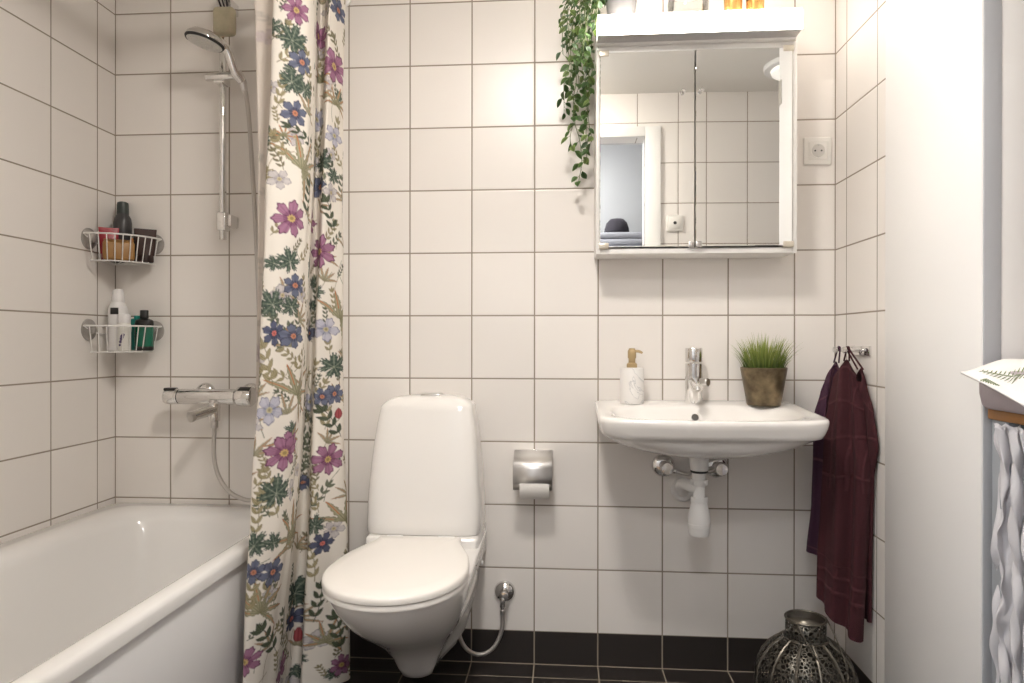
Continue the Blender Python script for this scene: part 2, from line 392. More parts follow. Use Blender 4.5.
# ------------------------------------------------------------------ corner baskets
CXc, CYc = XL, 0.0
def arc(r, z, n=24, a0=4, a1=86, e=2.25):
    out = []
    for k in range(n + 1):
        t = math.radians(a0 + (a1 - a0) * k / n)
        out.append((CXc + r * math.cos(t) ** (2 / e), -r * math.sin(t) ** (2 / e), z))
    return out
suck = mat('grey_suction_cup', (.33, .31, .29, 1), .3, vary=.2, scale=60)
def basket(z, label, n_up=10):
    o = thing('corner_basket', label, 'shower basket', (CXc + .07, -.07, z), 'white wire corner baskets')
    r = .171; h = .082
    w = MB().tube(arc(r, z + h), .0026, 8)
    w.build('top_wire', M['wirewhite'], o)
    base = MB().tube(arc(r - .018, z, a0=7, a1=83), .0020, 8)
    for k in range(n_up):
        t = 9 + (81 - 9) * k / (n_up - 1)
        p = arc(r, z + h, 1, t, t)[0]; q_ = arc(r - .018, z, 1, t, t)[0]
        c_ = Vector((CXc + .012, -.012, z))
        base.tube([p, (q_[0] * .96 + p[0] * .04, q_[1] * .96 + p[1] * .04, z + .004), q_, Vector(q_).lerp(c_, .12), c_ if k % 2 == 0 else Vector(q_).lerp(c_, .8)], .0016, 6)
    base.build('basket_wires', M['wirewhite'], o)
    s1 = MB().tube([(CXc + .006, -.012, z), (CXc + .006, -.012, z + h * .6), (CXc + .006, -.11, z + h * .75), (CXc + .012, -.166, z + h)], .002, 6, smooth=3)
    s1.tube([(CXc + .012, -.006, z), (CXc + .012, -.006, z + h * .6), (CXc + .11, -.006, z + h * .75), (CXc + .166, -.012, z + h)], .002, 6, smooth=3)
    s1.build('back_wire', M['wirewhite'], o)
    prof = [(.034, 0), (.033, .004), (.022, .009), (.014, .012), (.013, .018), (.010, .020), (.0001, .020)]
    MB().lathe(prof, (CXc, -.128, z + h - .012), (1, 0, 0), 28).build('suction_cup', suck, o)
    MB().lathe(prof, (CXc + .137, 0, z + h - .014), (0, -1, 0), 28).build('suction_cup', suck, o)
    return o
ZU, ZL = 1.272, .987
basket(ZU, 'upper white wire corner basket holding dark toiletries')
basket(ZL, 'lower white wire corner basket holding white and green bottles')

def bottle(name, label, cat, prof, x, y, z, m, capprof=None, capm=None, capname='cap', sx=1, sy=1, group='toiletries in the shower baskets'):
    o = thing(name, label, cat, (x, y, z), group)
    MB().lathe(prof, (x, y, z), n=28, sx=sx, sy=sy).build('bottle_body', m, o)
    if capprof: MB().lathe(capprof, (x, y, z), n=28, sx=sx, sy=sy).build(capname, capm, o)
    return o
def tube_pack(name, label, x, y, z, w, h, d, m, capm, rot=0, group='toiletries in the shower baskets'):
    """a squeeze tube standing on its cap, flat crimp at the top"""
    o = thing(name, label, 'tube', (x, y, z), group)
    rings = []
    for t in [0, .06, .3, .55, .75, .9, .96, 1.0]:
        a = (w / 2) * (.80 + .2 * t); b = (d / 2) * (1 - t) + .0012; rr = []
        for k in range(28):
            an = 2 * PI * k / 28
            px, py = a * math.copysign(abs(math.cos(an)) ** (.9 - .35 * t), math.cos(an)), b * math.sin(an)
            rr.append((x + px * math.cos(rot) - py * math.sin(rot), y + px * math.sin(rot) + py * math.cos(rot), z + .022 + (h - .022) * t))
        rings.append(rr)
    MB().loft(rings).build('tube_body', m, o, ang=50)
    MB().lathe([(.0001, 0), (w * .34, 0), (w * .37, .003), (w * .36, .022), (.0001, .023)], (x, y, z), n=24).build('cap', capm, o)
    return o
Z1 = ZU + .004
charcoal = mat('charcoal_metal_can', (.045, .043, .045, 1), .35)
bottle('spray_can', 'tall charcoal spray can with rounded cap in upper corner basket', 'spray can',
       [(.0001, 0), (.025, 0), (.027, .003), (.027, .128), (.0245, .145), (.018, .156), (.0175, .160)], XL + .050, -.034, Z1, charcoal,
       [(.0172, .158), (.0178, .160), (.0178, .188), (.0160, .196), (.011, .199), (.0001, .199)], mat('dark_green_cap', (.035, .045, .042, 1), .4))
redm = mat('crimson_tube', (.30, .018, .030, 1), .35); redm2 = mat('crimson_cap', (.16, .01, .02, 1), .35)
tube_pack('cosmetic_tube', 'crimson squeeze tube standing left in upper corner basket', XL + .042, -.092, Z1, .058, .106, .030, redm, redm2, rot=.6)
amber = mat('amber_jar', (.33, .175, .055, 1), .4, vary=.15, scale=50)
o = thing('amber_tub', 'amber brown tub at the front of upper corner basket', 'tub', (XL + .085, -.106, Z1), 'toiletries in the shower baskets')
MB().obox((XL + .085, -.106, Z1 + .030), (.088, .032, .060), (0, 0, .6), .008, 3).build('tub_body', amber, o)
MB().obox((XL + .085, -.106, Z1 + .062), (.083, .028, .005), (0, 0, .6), .002, 2).build('lid', mat('amber_lid', (.36, .20, .07, 1), .4), o)
brownm = mat('dark_brown_tube', (.040, .017, .013, 1), .6, vary=.2, scale=70)
tube_pack('cosmetic_tube', 'dark brown squeeze tube standing right in upper corner basket', XL + .135, -.045, Z1, .064, .108, .028, brownm, mat('brown_cap', (.03, .015, .012, 1), .4), rot=.6)
bottle('dark_bottle', 'small dark bottle half hidden behind the brown tube', 'bottle',
       [(.0001, 0), (.015, 0), (.017, .003), (.017, .08), (.014, .088)], XL + .098, -.022, Z1, charcoal, [(.0145, .087), (.0155, .089), (.0155, .112), (.0001, .114)], M['black'])
orm = mat('orange_stick', (.55, .19, .03, 1), .4)
o = MB().lathe([(.0001, 0), (.005, 0), (.0055, .003), (.0055, .07), (.003, .075), (.0001, .076)], (XL + .100, -.068, Z1), (.05, 0, 1), 14).build('orange_stick', orm, at=(XL + .100, -.068, Z1))
tag(o, 'thin orange stick beside the dark brown tube', 'stick', 'toiletries in the shower baskets')

Z2 = ZL + .004
whitem = mat('white_bottle', (.74, .73, .73, 1), .35)
o = bottle('spray_bottle', 'tall white spray bottle with small black square label', 'bottle',
           [(.0001, 0), (.027, 0), (.029, .003), (.0285, .118), (.027, .136), (.021, .150), (.018, .155)], XL + .064, -.078, Z2, whitem,
           [(.018, .154), (.0192, .157), (.0182, .173), (.0160, .188), (.012, .196), (.0001, .197)], whitem, 'spray_cap')
x0, y0 = XL + .064, -.078
def lab_patch(x, y, z, r, a0, a1, h, name, m, par, n=8):
    MB().grid(lambda u, v: (x + r * math.cos(a0 + (a1 - a0) * u), y + r * math.sin(a0 + (a1 - a0) * u), z + h * v), n, 1).build(name, m, par, solid=.0006)
lab_patch(x0, y0, Z2 + .115, .0292, -1.80, -.95, .021, 'label', M['black'], o)
o2 = bottle('white_bottle', 'small white bottle with violet flower print in lower basket', 'bottle',
            [(.0001, 0), (.0175, 0), (.019, .003), (.019, .082), (.0175, .088)], XL + .098, -.098, Z2, mat('cream_bottle', (.72, .71, .67, 1), .35),
            [(.0178, .088), (.0182, .090), (.0182, .113), (.0165, .116), (.0001, .117)], whitem)
vio = mat('violet_flower_print', (.10, .07, .16, 1), .5)
fp = MB()
for (da, dz, s) in ((0, .045, .006), (.14, .05, .005), (-.13, .038, .005), (-.28, .028, .0045), (-.2, .033, .003), (-.38, .018, .004), (.1, .041, .003)):
    a_ = -1.30 + da
    cx_, cy_ = XL + .098 + .0193 * math.cos(a_), -.098 + .0193 * math.sin(a_)
    fp.lathe([(s, 0), (s, .0004), (.0001, .0005)], (cx_, cy_, Z2 + dz), (math.cos(a_), math.sin(a_), 0), 7)
fp.build('flower_print', vio, o2)
greenm = bpy.data.materials.new('green_bottle'); greenm.use_nodes = True
b_ = greenm.node_tree.nodes['Principled BSDF']; b_.inputs['Base Color'].default_value = (.004, .12, .07, 1); b_.inputs['Roughness'].default_value = .15; b_.inputs['Coat Weight'].default_value = .5
o3 = bottle('green_bottle', 'dark green bottle with black shoulders and black cap', 'bottle',
            [(.0282, .012), (.0285, .0125), (.0285, .078)], XL + .136, -.054, Z2, greenm,
            [(.0265, .097), (.019, .101), (.0095, .103), (.0130, .1035), (.0130, .128), (.0120, .130), (.0001, .130)], M['black'], sx=1.05, sy=.7)
MB().lathe([(.0001, 0), (.026, 0), (.0288, .003), (.0286, .013)], (XL + .136, -.054, Z2), n=28, sx=1.05, sy=.7).build('bottle_base', M['black'], o3)
MB().lathe([(.0286, .077), (.0288, .087), (.0265, .097)], (XL + .136, -.054, Z2), n=28, sx=1.05, sy=.7).build('bottle_shoulder', M['black'], o3)
tealm = mat('teal_pack', (.02, .26, .22, 1), .35)
o4 = thing('teal_bottle', 'teal bottle half hidden behind the dark green bottle', 'bottle', (XL + .100, -.034, Z2), 'toiletries in the shower baskets')
MB().obox((XL + .100, -.034, Z2 + .052), (.040, .024, .104), (0, 0, -.3), .006, 3).build('bottle_body', tealm, o4)
MB().lathe([(.0001, .103), (.010, .103), (.010, .113), (.0001, .114)], (XL + .100, -.034, Z2), n=18).build('cap', tealm, o4)

# ------------------------------------------------------------------ toilet (wall hung, with a tall ceramic cistern)
TXc = -.318
toi = thing('toilet', 'white wall-hung toilet with tapered cistern and closed lid', 'toilet', (TXc, 0, .1))
def toil_ring(z, f, hw, bw, L, N=28, e=2.0, bk=-.002):
    """plan outline: straight flanks from the wall, rounded front"""
    yc = f + L; pts = []
    for k in range(N + 1):
        t = -PI / 2 + PI * k / N
        sx_, cy_ = math.sin(t), math.cos(t)
        pts.append((TXc - hw * math.copysign(abs(sx_) ** (2 / e), sx_) * -1 * -1, yc - L * abs(cy_) ** (2 / e), z))
    side = []
    for k in range(1, 13):
        u = k / 12; s_ = u * u * (3 - 2 * u)
        side.append((hw + (bw - hw) * s_, yc + (bk - yc) * u))
    right = [(TXc - x, y, z) for x, y in side]; left = [(TXc + x, y, z) for x, y in side]
    return pts + right + list(reversed(left))
spec = [(.092, -.300, .040, .086, .035), (.096, -.312, .047, .095, .045), (.120, -.330, .055, .104, .055), (.155, -.354, .068, .114, .075), (.20, -.405, .091, .126, .11),
        (.245, -.472, .118, .138, .145), (.29, -.548, .140, .144, .17), (.33, -.608, .153, .152, .195), (.37, -.652, .166, .160, .215), (.40, -.676, .1725, .165, .225), (.416, -.684, .1745, .167, .23), (.424, -.683, .1735, .168, .23), (.427, -.676, .168, .165, .226)]
bowl = MB().loft([toil_ring(z, f, h_, b_w, L) for z, f, h_, b_w, L in spec])
bowl.box(TXc - .164, TXc + .166, -.222, -.002, .36, .4565, .012, 3)
bo = bowl.build('bowl', M['porcelain'], toi, ang=55)
for sgn in (1, -1):
    # moulded ridge along each flank
    fl = [(TXc + sgn * x, y, z) for x, y, z in ((.118, -.42, .275), (.138, -.36, .305), (.1505, -.29, .335), (.158, -.22, .362))]
    MB().tube(fl, [.004, .010, .011, .008], 10, smooth=4).build('side_ridge', M['porcelain'], bo)
    MB().lathe([(.0075, 0), (.007, .003), (.0001, .004)], (TXc + sgn * .1665, -.13, .36), (sgn, -.1, 0), 14).build('bolt_cap', M['plastic'], bo)
prof = [(.459, .1685, .205), (.464, .1695, .206), (.49, .1700, .206), (.55, .1685, .203), (.60, .1655, .198), (.66, .1605, .190), (.72, .1550, .180), (.78, .1470, .168), (.815, .1405, .160), (.826, .1385, .158), (.834, .1335, .153), (.843, .121, .142), (.851, .101, .124), (.856, .066, .09), (.857, .03, .045)]
rings = []
for z, a_, d_ in prof:
    n_ = 7.0 if z < .83 else 5.0
    rings.append([(x, y, zz) for x, y, zz in sring(TXc - .002 - a_, TXc - .002 + a_, -d_, -.008 - (0 if z < .83 else (z - .83) * 1.2), z, n_, 72)])
ci = MB().loft(rings).build('cistern', M['porcelain'], toi, ang=55)
MB().box(TXc - .030, TXc + .034, -.092, -.048, .853, .8615, .003, 2).build('flush_button', M['brushed'], ci)
def lid_outline(s=1.0, z=0, back=-.222):
    half = [(.118, back), (.122, -.262), (.140, -.315), (.160, -.375), (.172, -.440), (.1765, -.50)]
    hv = catmull([Vector((x, y, 0)) for x, y in half], 5)
    for k in range(1, 25):
        t = PI / 2 * k / 24
        hv.append(Vector((.1765 * math.cos(t) ** .97 if k < 24 else 0, -.50 - .206 * math.sin(t) ** .97, 0)))
    cen = Vector((0, -.46, 0)); pts = [cen + (p - cen) * s for p in hv]
    L_ = [(TXc + p.x, p.y, z) for p in pts] + [(TXc - p.x, p.y, z) for p in reversed(pts[:-1])]
    return L_
MB().loft([lid_outline(.975, .429), lid_outline(.99, .4305), lid_outline(.992, .438), lid_outline(.98, .4425)]).build('seat_ring', M['seat'], toi, ang=50)
MB().loft([lid_outline(.985, .4445), lid_outline(.998, .4455), lid_outline(1.0, .450), lid_outline(.996, .4565), lid_outline(.985, .460), lid_outline(.955, .4625), lid_outline(.80, .4640), lid_outline(.4, .4650)]).build('lid', M['seat'], toi, ang=50)
for sx_ in (-.075, .075):
    MB().lathe([(.0001, 0), (.011, 0), (.011, .045), (.0001, .045)], (TXc + sx_ - .022, -.224, .452), (1, 0, 0), 16).build('hinge', M['plastic'], toi)

wv = thing('toilet_water_valve', 'chrome stop valve with grey hose right of the toilet', 'valve', (-.093, 0, .2255))
MB().lathe([(.0345, 0), (.034, .004), (.028, .012), (.018, .017), (.0155, .018), (.0145, .05), (.0001, .052)], (-.0935, 0, .2275), (0, -1, 0), 32).build('escutcheon', M['chrome'], wv)
MB().lathe([(.0001, 0), (.010, 0), (.011, .002), (.011, .03), (.008, .034), (.0055, .05)], (-.0955, -.041, .2275), (-.04, -.05, -1), 18).build('valve_body', M['chrome'], wv)
MB().lathe([(.0065, 0), (.0085, .002), (.0085, .018), (.0065, .02)], (-.0965, -.0435, .168), n=14).build('hose_nut', M['brushed'], wv)
MB().tube([(-.0965, -.0435, .170), (-.0985, -.0445, .125), (-.1180, -.05, .078), (-.1480, -.055, .054), (-.180, -.06, .053), (-.208, -.066, .072), (-.226, -.074, .110), (-.230, -.085, .165), (-.228, -.095, .20)], .0064, 12, smooth=8).build('hose', M['hosemetal'], wv)

# ------------------------------------------------------------------ toilet paper
tp = thing('toilet_roll_holder', 'chrome toilet roll holder with curved cover on the back wall', 'toilet roll holder', (0, 0, .62))
X0, X1 = -.060, .0575
cp = [(-.004, .676), (-.03, .682), (-.06, .678), (-.085, .666), (-.103, .646), (-.111, .622), (-.112, .606), (-.108, .592)]
MB().grid(lambda u, v: (X0 + (X1 - X0) * u,) + tuple(catmull([Vector((0, y, z)) for y, z in cp], 6)[int(round(v * 42))][1:]), 1, 42).build('cover', M['satin'], tp, solid=.0015, ang=60)
MB().grid(lambda u, v: (X0 + (X1 - X0) * u, -.107 + .004 * v, .591 - .018 * v), 1, 2).build('cover_lip', M['brushed'], tp, solid=.0015)
MB().box(-.028, .028, -.006, 0, .645, .680, .002).build('wall_plate', M['chrome'], tp)
MB().tube([(-.052, -.004, .66), (-.052, -.03, .655), (-.052, -.064, .588), (-.03, -.064, .586), (.056, -.064, .586)], .0035, 10).build('roll_arm', M['chrome'], tp)
rl = thing('toilet_roll', 'white toilet paper roll hanging under the chrome cover', 'toilet roll', (0, -.064, .538))
paper = mat('white_tissue', (.80, .78, .75, 1), .9, bump=.2, bscale=200)
MB().lathe([(.017, 0), (.046, 0), (.0465, .001), (.0465, .088), (.046, .089), (.017, .089), (.017, 0)], (-.040, -.064, .5845), (1, 0, 0), 40).build('paper', paper, rl)

# ------------------------------------------------------------------ wash basin
SX = .484
ba = thing('wash_basin', 'white wall-mounted wash basin with chrome tap', 'wash basin', (SX, -.18, .70))
def rimz(x, y, z): return z + (y + .19) * .052
def bring(a, y0, y1, z, n, bow=0.0, zf=rimz, N=240):
    cy, b = (y0 + y1) / 2, (y1 - y0) / 2; out = []
    fine = []
    for k in range(1441):
        t = 2 * PI * k / 1440; cc, ss = math.cos(t), math.sin(t)
        fine.append((math.copysign(abs(cc) ** (2 / n), cc), math.copysign(abs(ss) ** (2 / n), ss)))
    fa_ = np.array(fine); d_ = np.concatenate([[0], np.cumsum(np.hypot(np.diff(fa_[:, 0]) * a, np.diff(fa_[:, 1]) * b))])
    tt = np.linspace(0, d_[-1], N, endpoint=False); xs = np.interp(tt, d_, fa_[:, 0]); ys = np.interp(tt, d_, fa_[:, 1])
    for xx, yy in zip(xs.tolist(), ys.tolist()):
        x = SX + a * xx; y = cy + b * yy
        if yy < 0: y += bow * xx * xx * (-yy)
        out.append((x, y, zf(x, y, z) if zf else z))
    return out
flatz = lambda x, y, z: z
rs = [bring(.060, -.26, -.13, .706, 2.2, 0, flatz), bring(.115, -.30, -.09, .708, 2.3, 0, flatz), bring(.175, -.335, -.03, .719, 2.8, .0, flatz), bring(.235, -.365, -.002, .737, 3.5, .01, flatz),
      bring(.268, -.372, -.001, .755, 5, .02, flatz), bring(.282, -.381, -.0008, .766, 7, .026, flatz), bring(.2885, -.388, -.0005, .778, 9, .030), bring(.293, -.3935, -.0005, .790, 10, .033), bring(.2965, -.3995, -.0005, .806, 11, .035), bring(.298, -.404, -.0005, .818, 11, .036),
      bring(.298, -.4035, -.0006, .8245, 11, .036), bring(.296, -.4005, -.0012, .829, 11, .036), bring(.291, -.395, -.004, .830, 10, .034),
      bring(.285, -.385, -.015, .8295, 8, .032), bring(.262, -.372, -.085, .828, 4.2, .025), bring(.254, -.366, -.094, .824, 3.4, .02), bring(.246, -.358, -.100, .815, 3.1, .018),
      bring(.225, -.338, -.112, .790, 2.7, .01), bring(.180, -.310, -.130, .762, 2.4, 0), bring(.10, -.265, -.155, .744, 2.1, 0), bring(.03, -.225, -.19, .738, 2, 0)]
bb = MB().loft(rs).build('basin_bowl', M['porcelain'], ba, ang=60)
ov = MB().lathe([(.0116, 0), (.0116, .0022), (.0106, .0026), (.0100, .0015)], (.479, -.1105, .7975), (0, -.90, .43), 24).build('overflow_ring', M['brushed'], ba)
MB().lathe([(.0104, .0019), (.0001, .0020)], (.479, -.1105, .7975), (0, -.90, .43), 24).build('overflow_hole', mat('dark_overflow', (.07, .065, .06, 1), .6), ov)
MB().lathe([(.021, 0), (.022, .002), (.018, .005), (.0001, .006)], (SX, -.207, .737), n=24).build('drain_ring', M['chrome'], ba)

fa = thing('basin_tap', 'chrome cylindrical mixer tap standing on the wash basin', 'tap', (.485, -.058, .834))
FX, FY = .4852, -.058
MB().lathe([(.0001, 0), (.0245, 0), (.0258, .002), (.0258, .1205), (.0245, .122), (.0240, .1225)], (FX, FY, .834), n=36).build('tap_body', M['chrome'], fa)
lv = MB().lathe([(.0240, .1255), (.0250, .1265), (.0256, .128), (.0256, .166), (.0245, .1685), (.0001, .169)], (FX, FY, .834), n=36).build('lever', M['chrome'], fa)
MB().lathe([(.0001, 0), (.0035, .0), (.0035, .03), (.0001, .03)], (FX, FY - .018, .834 + .153), (.1, -.9, .35), 12).build('lever_pin', M['chrome'], lv)
MB().tube([(FX, FY + .003, .905), (FX - .004, FY - .05, .898), (FX - .008, FY - .11, .889)], [.0145, .0135, .0125], 24).build('spout', M['chrome'], fa)
MB().lathe([(.0001, 0), (.0118, 0), (.0118, .010), (.0001, .010)], (FX - .008, FY - .100, .8905), (0, -.25, -1), 20).build('aerator', M['brushed'], fa)
MB().lathe([(.0105, 0), (.0125, .003), (.0125, .024), (.0110, .027), (.0001, .027)], (FX + .014, FY - .030, .901), (.7, -.7, .02), 20).build('flow_knob', M['brushed'], fa)

tr = thing('drain_trap', 'white plastic bottle trap under the wash basin', 'drain trap', (.477, -.17, .49))
GX, GY = .4772, -.185
MB().lathe([(.0265, .706), (.027, .690), (.0262, .668), (.0245, .657), (.023, .656)], (GX, GY, 0), n=32).build('flange', M['plastic'], tr)
MB().lathe([(.0230, .6565), (.024, .655), (.024, .651), (.021, .649)], (GX, GY, 0), n=32).build('gasket', M['rubber'], tr)
MB().lathe([(.0195, .650), (.0195, .628), (.0160, .627), (.0160, .56)], (GX, GY, 0), n=24).build('tailpiece', M['plastic'], tr)
for zz in (.631, .581):
    n_ = MB().lathe([(.0165, 0), (.0225, 0), (.0235, -.002), (.0232, -.015), (.0215, -.017), (.0165, -.017)], (GX, GY, zz), n=32)
    for k in range(16):
        a_ = 2 * PI * k / 16; n_.box(GX + .0232 * math.cos(a_) - .0012, GX + .0232 * math.cos(a_) + .0012, GY + .0232 * math.sin(a_) - .0012, GY + .0232 * math.sin(a_) + .0012, zz - .014, zz - .003)
    n_.build('coupling_nut', M['plastic'], tr)
MB().lathe([(.0175, .567), (.0215, .565), (.0245, .553), (.0295, .536), (.0312, .524), (.0316, .512), (.0300, .5115), (.0300, .506), (.0316, .5055), (.0314, .496), (.0298, .4945), (.0290, .480), (.0270, .472), (.0001, .471)], (GX, GY, 0), n=36).build('trap_cup', M['plastic'], tr)
MB().tube([(GX, GY, .604), (GX - .018, GY + .02, .606), (GX - .034, GY + .06, .604), (GX - .034, GY + .10, .585), (GX - .022, GY + .14, .565), (GX - .014, 0, .560)], .0170, 20, smooth=5).build('waste_pipe', M['plastic'], tr)
MB().lathe([(.037, 0), (.0365, .006), (.030, .014), (.018, .016)], (GX - .014, 0, .560), (0, -1, 0), 36).build('wall_flange', M['plastic'], tr)

for k, (x, lbl) in enumerate(((.402, 'chrome angle valve under the basin, left of the white trap'), (.5635, 'chrome angle valve under the basin, right of the white trap'))):
    v = thing('angle_valve', lbl, 'valve', (x, 0, .635), 'angle valves under the wash basin')
    MB().lathe([(.036, 0), (.0355, .004), (.029, .011), (.018, .014)], (x, 0, .6355), (0, -1, 0), 32).build('escutcheon', M['chrome'], v)
    MB().lathe([(.013, .008), (.013, .034), (.019, .036), (.020, .042), (.020, .062), (.017, .067), (.0001, .068)], (x + .004, 0, .6365), (0, -1, 0), 28).build('valve_knob', M['chrome'], v)
    sgn = 1 if k == 0 else -1
    MB().tube([(x, -.028, .634), (x + sgn * .022, -.030, .626), (x + sgn * .034, -.034, .624)], .0085, 14).build('valve_outlet', M['chrome'], v)
    MB().tube([(x + sgn * .034, -.034, .624), (x + sgn * .055, -.042, .619), (x + sgn * .072, -.052, .62), (x + sgn * .080, -.062, .645), (FX + (-.008 if k == 0 else .008), FY, .70), (FX + (-.008 if k == 0 else .008), FY, .74)], .0055, 12, smooth=6).build('supply_pipe', M['brushed'], v)

# soap dispenser
sd = thing('soap_dispenser', 'white marbled soap dispenser with beige pump on basin', 'soap dispenser', (.299, -.065, .834))
mm = bpy.data.materials.new('white_marble'); mm.use_nodes = True
t_ = NT(mm); b_ = t_.n['Principled BSDF']; b_.inputs['Roughness'].default_value = .3
tc = t_.node('ShaderNodeTexCoord'); wv_ = t_.node('ShaderNodeTexNoise'); wv_.inputs['Scale'].default_value = 5.5; wv_.inputs['Detail'].default_value = 6; wv_.inputs['Distortion'].default_value = 1.5
t_.link(tc.outputs['Object'], wv_.inputs['Vector'])
rp = t_.node('ShaderNodeValToRGB'); rp.color_ramp.elements[0].position = .490; rp.color_ramp.elements[0].color = (.78, .76, .74, 1); rp.color_ramp.elements[1].position = .510; rp.color_ramp.elements[1].color = (.80, .785, .765, 1)
e_ = rp.color_ramp.elements.new(.5); e_.color = (.52, .52, .53, 1)
t_.link(wv_.outputs['Fac'], rp.inputs[0]); t_.link(rp.outputs[0], b_.inputs['Base Color'])
DX, DY = .299, -.065
MB().lathe([(.0001, 0), (.0345, 0), (.0362, .003), (.0362, .104), (.0345, .108), (.015, .109), (.0001, .109)], (DX, DY, .834), n=40).build('dispenser_body', mm, sd)
pm = mat('beige_gold_pump', (.46, .34, .18, 1), .35, .3)
pu = MB().lathe([(.015, .108), (.0158, .110), (.0158, .120), (.0125, .123), (.0105, .124), (.0105, .136), (.0128, .139), (.0128, .158), (.011, .163), (.0095, .164), (.0095, .167), (.0001, .168)], (DX, DY, .834), n=28).build('pump', pm, sd)
MB().tube([(DX + .006, DY - .002, .834 + .158), (DX + .020, DY - .004, .834 + .158), (DX + .031, DY - .006, .834 + .153)], [.0048, .0042, .0034], 12, smooth=3).build('nozzle', pm, pu)

# potted grass
pg = thing('potted_grass', 'artificial green grass in a brass-brown pot on the basin', 'potted plant', (.684, -.085, .834))
potm = bpy.data.materials.new('aged_brass'); potm.use_nodes = True
t_ = NT(potm); b_ = t_.n['Principled BSDF']; b_.inputs['Metallic'].default_value = .55; b_.inputs['Roughness'].default_value = .42
tc = t_.node('ShaderNodeTexCoord'); nz = t_.node('ShaderNodeTexNoise'); nz.inputs['Scale'].default_value = 26; nz.inputs['Detail'].default_value = 7
t_.link(tc.outputs['Object'], nz.inputs['Vector']); rp = t_.node('ShaderNodeValToRGB')
rp.color_ramp.elements[0].position = .35; rp.color_ramp.elements[0].color = (.085, .060, .034, 1); rp.color_ramp.elements[1].position = .7; rp.color_ramp.elements[1].color = (.27, .20, .115, 1)
e_ = rp.color_ramp.elements.new(.5); e_.color = (.15, .115, .065, 1)
t_.link(nz.outputs['Fac'], rp.inputs[0]); t_.link(rp.outputs[0], b_.inputs['Base Color'])
PX, PY, PZ = .684, -.085, .834
MB().lathe([(.0001, 0), (.046, 0), (.048, .002), (.066, .106), (.0665, .110), (.065, .112), (.0625, .110), (.061, .098), (.0001, .096)], (PX, PY, PZ), n=44).build('pot', potm, pg)
gm = bpy.data.materials.new('grass_blades'); gm.use_nodes = True
t_ = NT(gm); b_ = t_.n['Principled BSDF']; b_.inputs['Roughness'].default_value = .5
tc = t_.node('ShaderNodeTexCoord'); sp = t_.node('ShaderNodeSeparateXYZ'); t_.link(tc.outputs['Object'], sp.inputs[0])
at = t_.node('ShaderNodeVertexColor', layer_name='tint'); t_.link(at.outputs['Color'], b_.inputs['Base Color'])
def blades(n, seed):
    rnd = random.Random(seed); m = MB(); cols = []
    for i in range(n):
        a = rnd.uniform(0, 2 * PI); r = .056 * math.sqrt(rnd.random()); out = Vector((math.cos(a), math.sin(a), 0))
        p = Vector((PX, PY, PZ + .096)) + out * r
        lean = (r / .056) * rnd.uniform(.15, .95); H = rnd.uniform(.060, .122) * (1.05 - .25 * (r / .056) ** 2)
        w = rnd.uniform(.0010, .0019); side = Vector((-out.y, out.x, 0)) * .6 + Vector((rnd.uniform(-1, 1), rnd.uniform(-1, 1), 0)) * .5; side.normalize()
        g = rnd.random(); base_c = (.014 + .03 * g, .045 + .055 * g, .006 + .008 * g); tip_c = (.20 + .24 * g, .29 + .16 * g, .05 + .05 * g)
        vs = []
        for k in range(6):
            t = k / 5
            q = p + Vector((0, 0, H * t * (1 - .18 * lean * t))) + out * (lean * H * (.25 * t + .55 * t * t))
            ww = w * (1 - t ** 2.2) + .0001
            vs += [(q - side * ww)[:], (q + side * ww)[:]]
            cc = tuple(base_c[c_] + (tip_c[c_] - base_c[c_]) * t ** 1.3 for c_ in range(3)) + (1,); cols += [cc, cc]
        m.add(vs, [(2 * k, 2 * k + 1, 2 * k + 3, 2 * k + 2) for k in range(5)])
    return m, cols
def build_tinted(m, cols, name, mtl, parent):
    """mesh with one colour per vertex"""
    me = bpy.data.meshes.new(name); o = bpy.data.objects.new(name, me); COL.objects.link(o); o.parent = parent; org = ORG[parent.name]; ORG[o.name] = org
    me.from_pydata([(v[0] - org[0], v[1] - org[1], v[2] - org[2]) for v in m.v], [], m.f)
    ca = me.color_attributes.new('tint', 'FLOAT_COLOR', 'POINT'); ca.data.foreach_set('color', np.array(cols, dtype=np.float32).ravel())
    me.shade_smooth(); me.materials.append(mtl); return o
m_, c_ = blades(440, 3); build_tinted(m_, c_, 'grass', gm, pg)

# ------------------------------------------------------------------ mirror cabinet and the things on top
CX0, CX1, CZ0, CZ1, CY = .1865, .7625, 1.279, 1.888, -.137
cb = thing('mirror_cabinet', 'white bathroom cabinet with two mirrored doors', 'mirror cabinet', (.474, 0, CZ0))
k_ = MB().box(CX0, CX0 + .013, CY, -.001, CZ0, CZ1, .0015).box(CX1 - .016, CX1, CY, -.001, CZ0, CZ1, .0015).box(CX0 + .012, CX1 - .012, CY, -.001, CZ0, CZ0 + .016, .0015)
k_.box(CX0 + .012, CX1 - .012, CY, -.001, CZ1 - .018, CZ1, .0015).box(CX0 + .01, CX1 - .01, -.010, -.002, CZ0 + .01, CZ1 - .01)
k_.build('carcass', M['cabinet'], cb, ang=30)
MD0, MD1, MDM, MZ0, MZ1 = .1975, .7465, .4715, 1.2985, 1.8675
clipm = mat('clear_nickel_clip', (.60, .55, .46, 1), .3, .6)
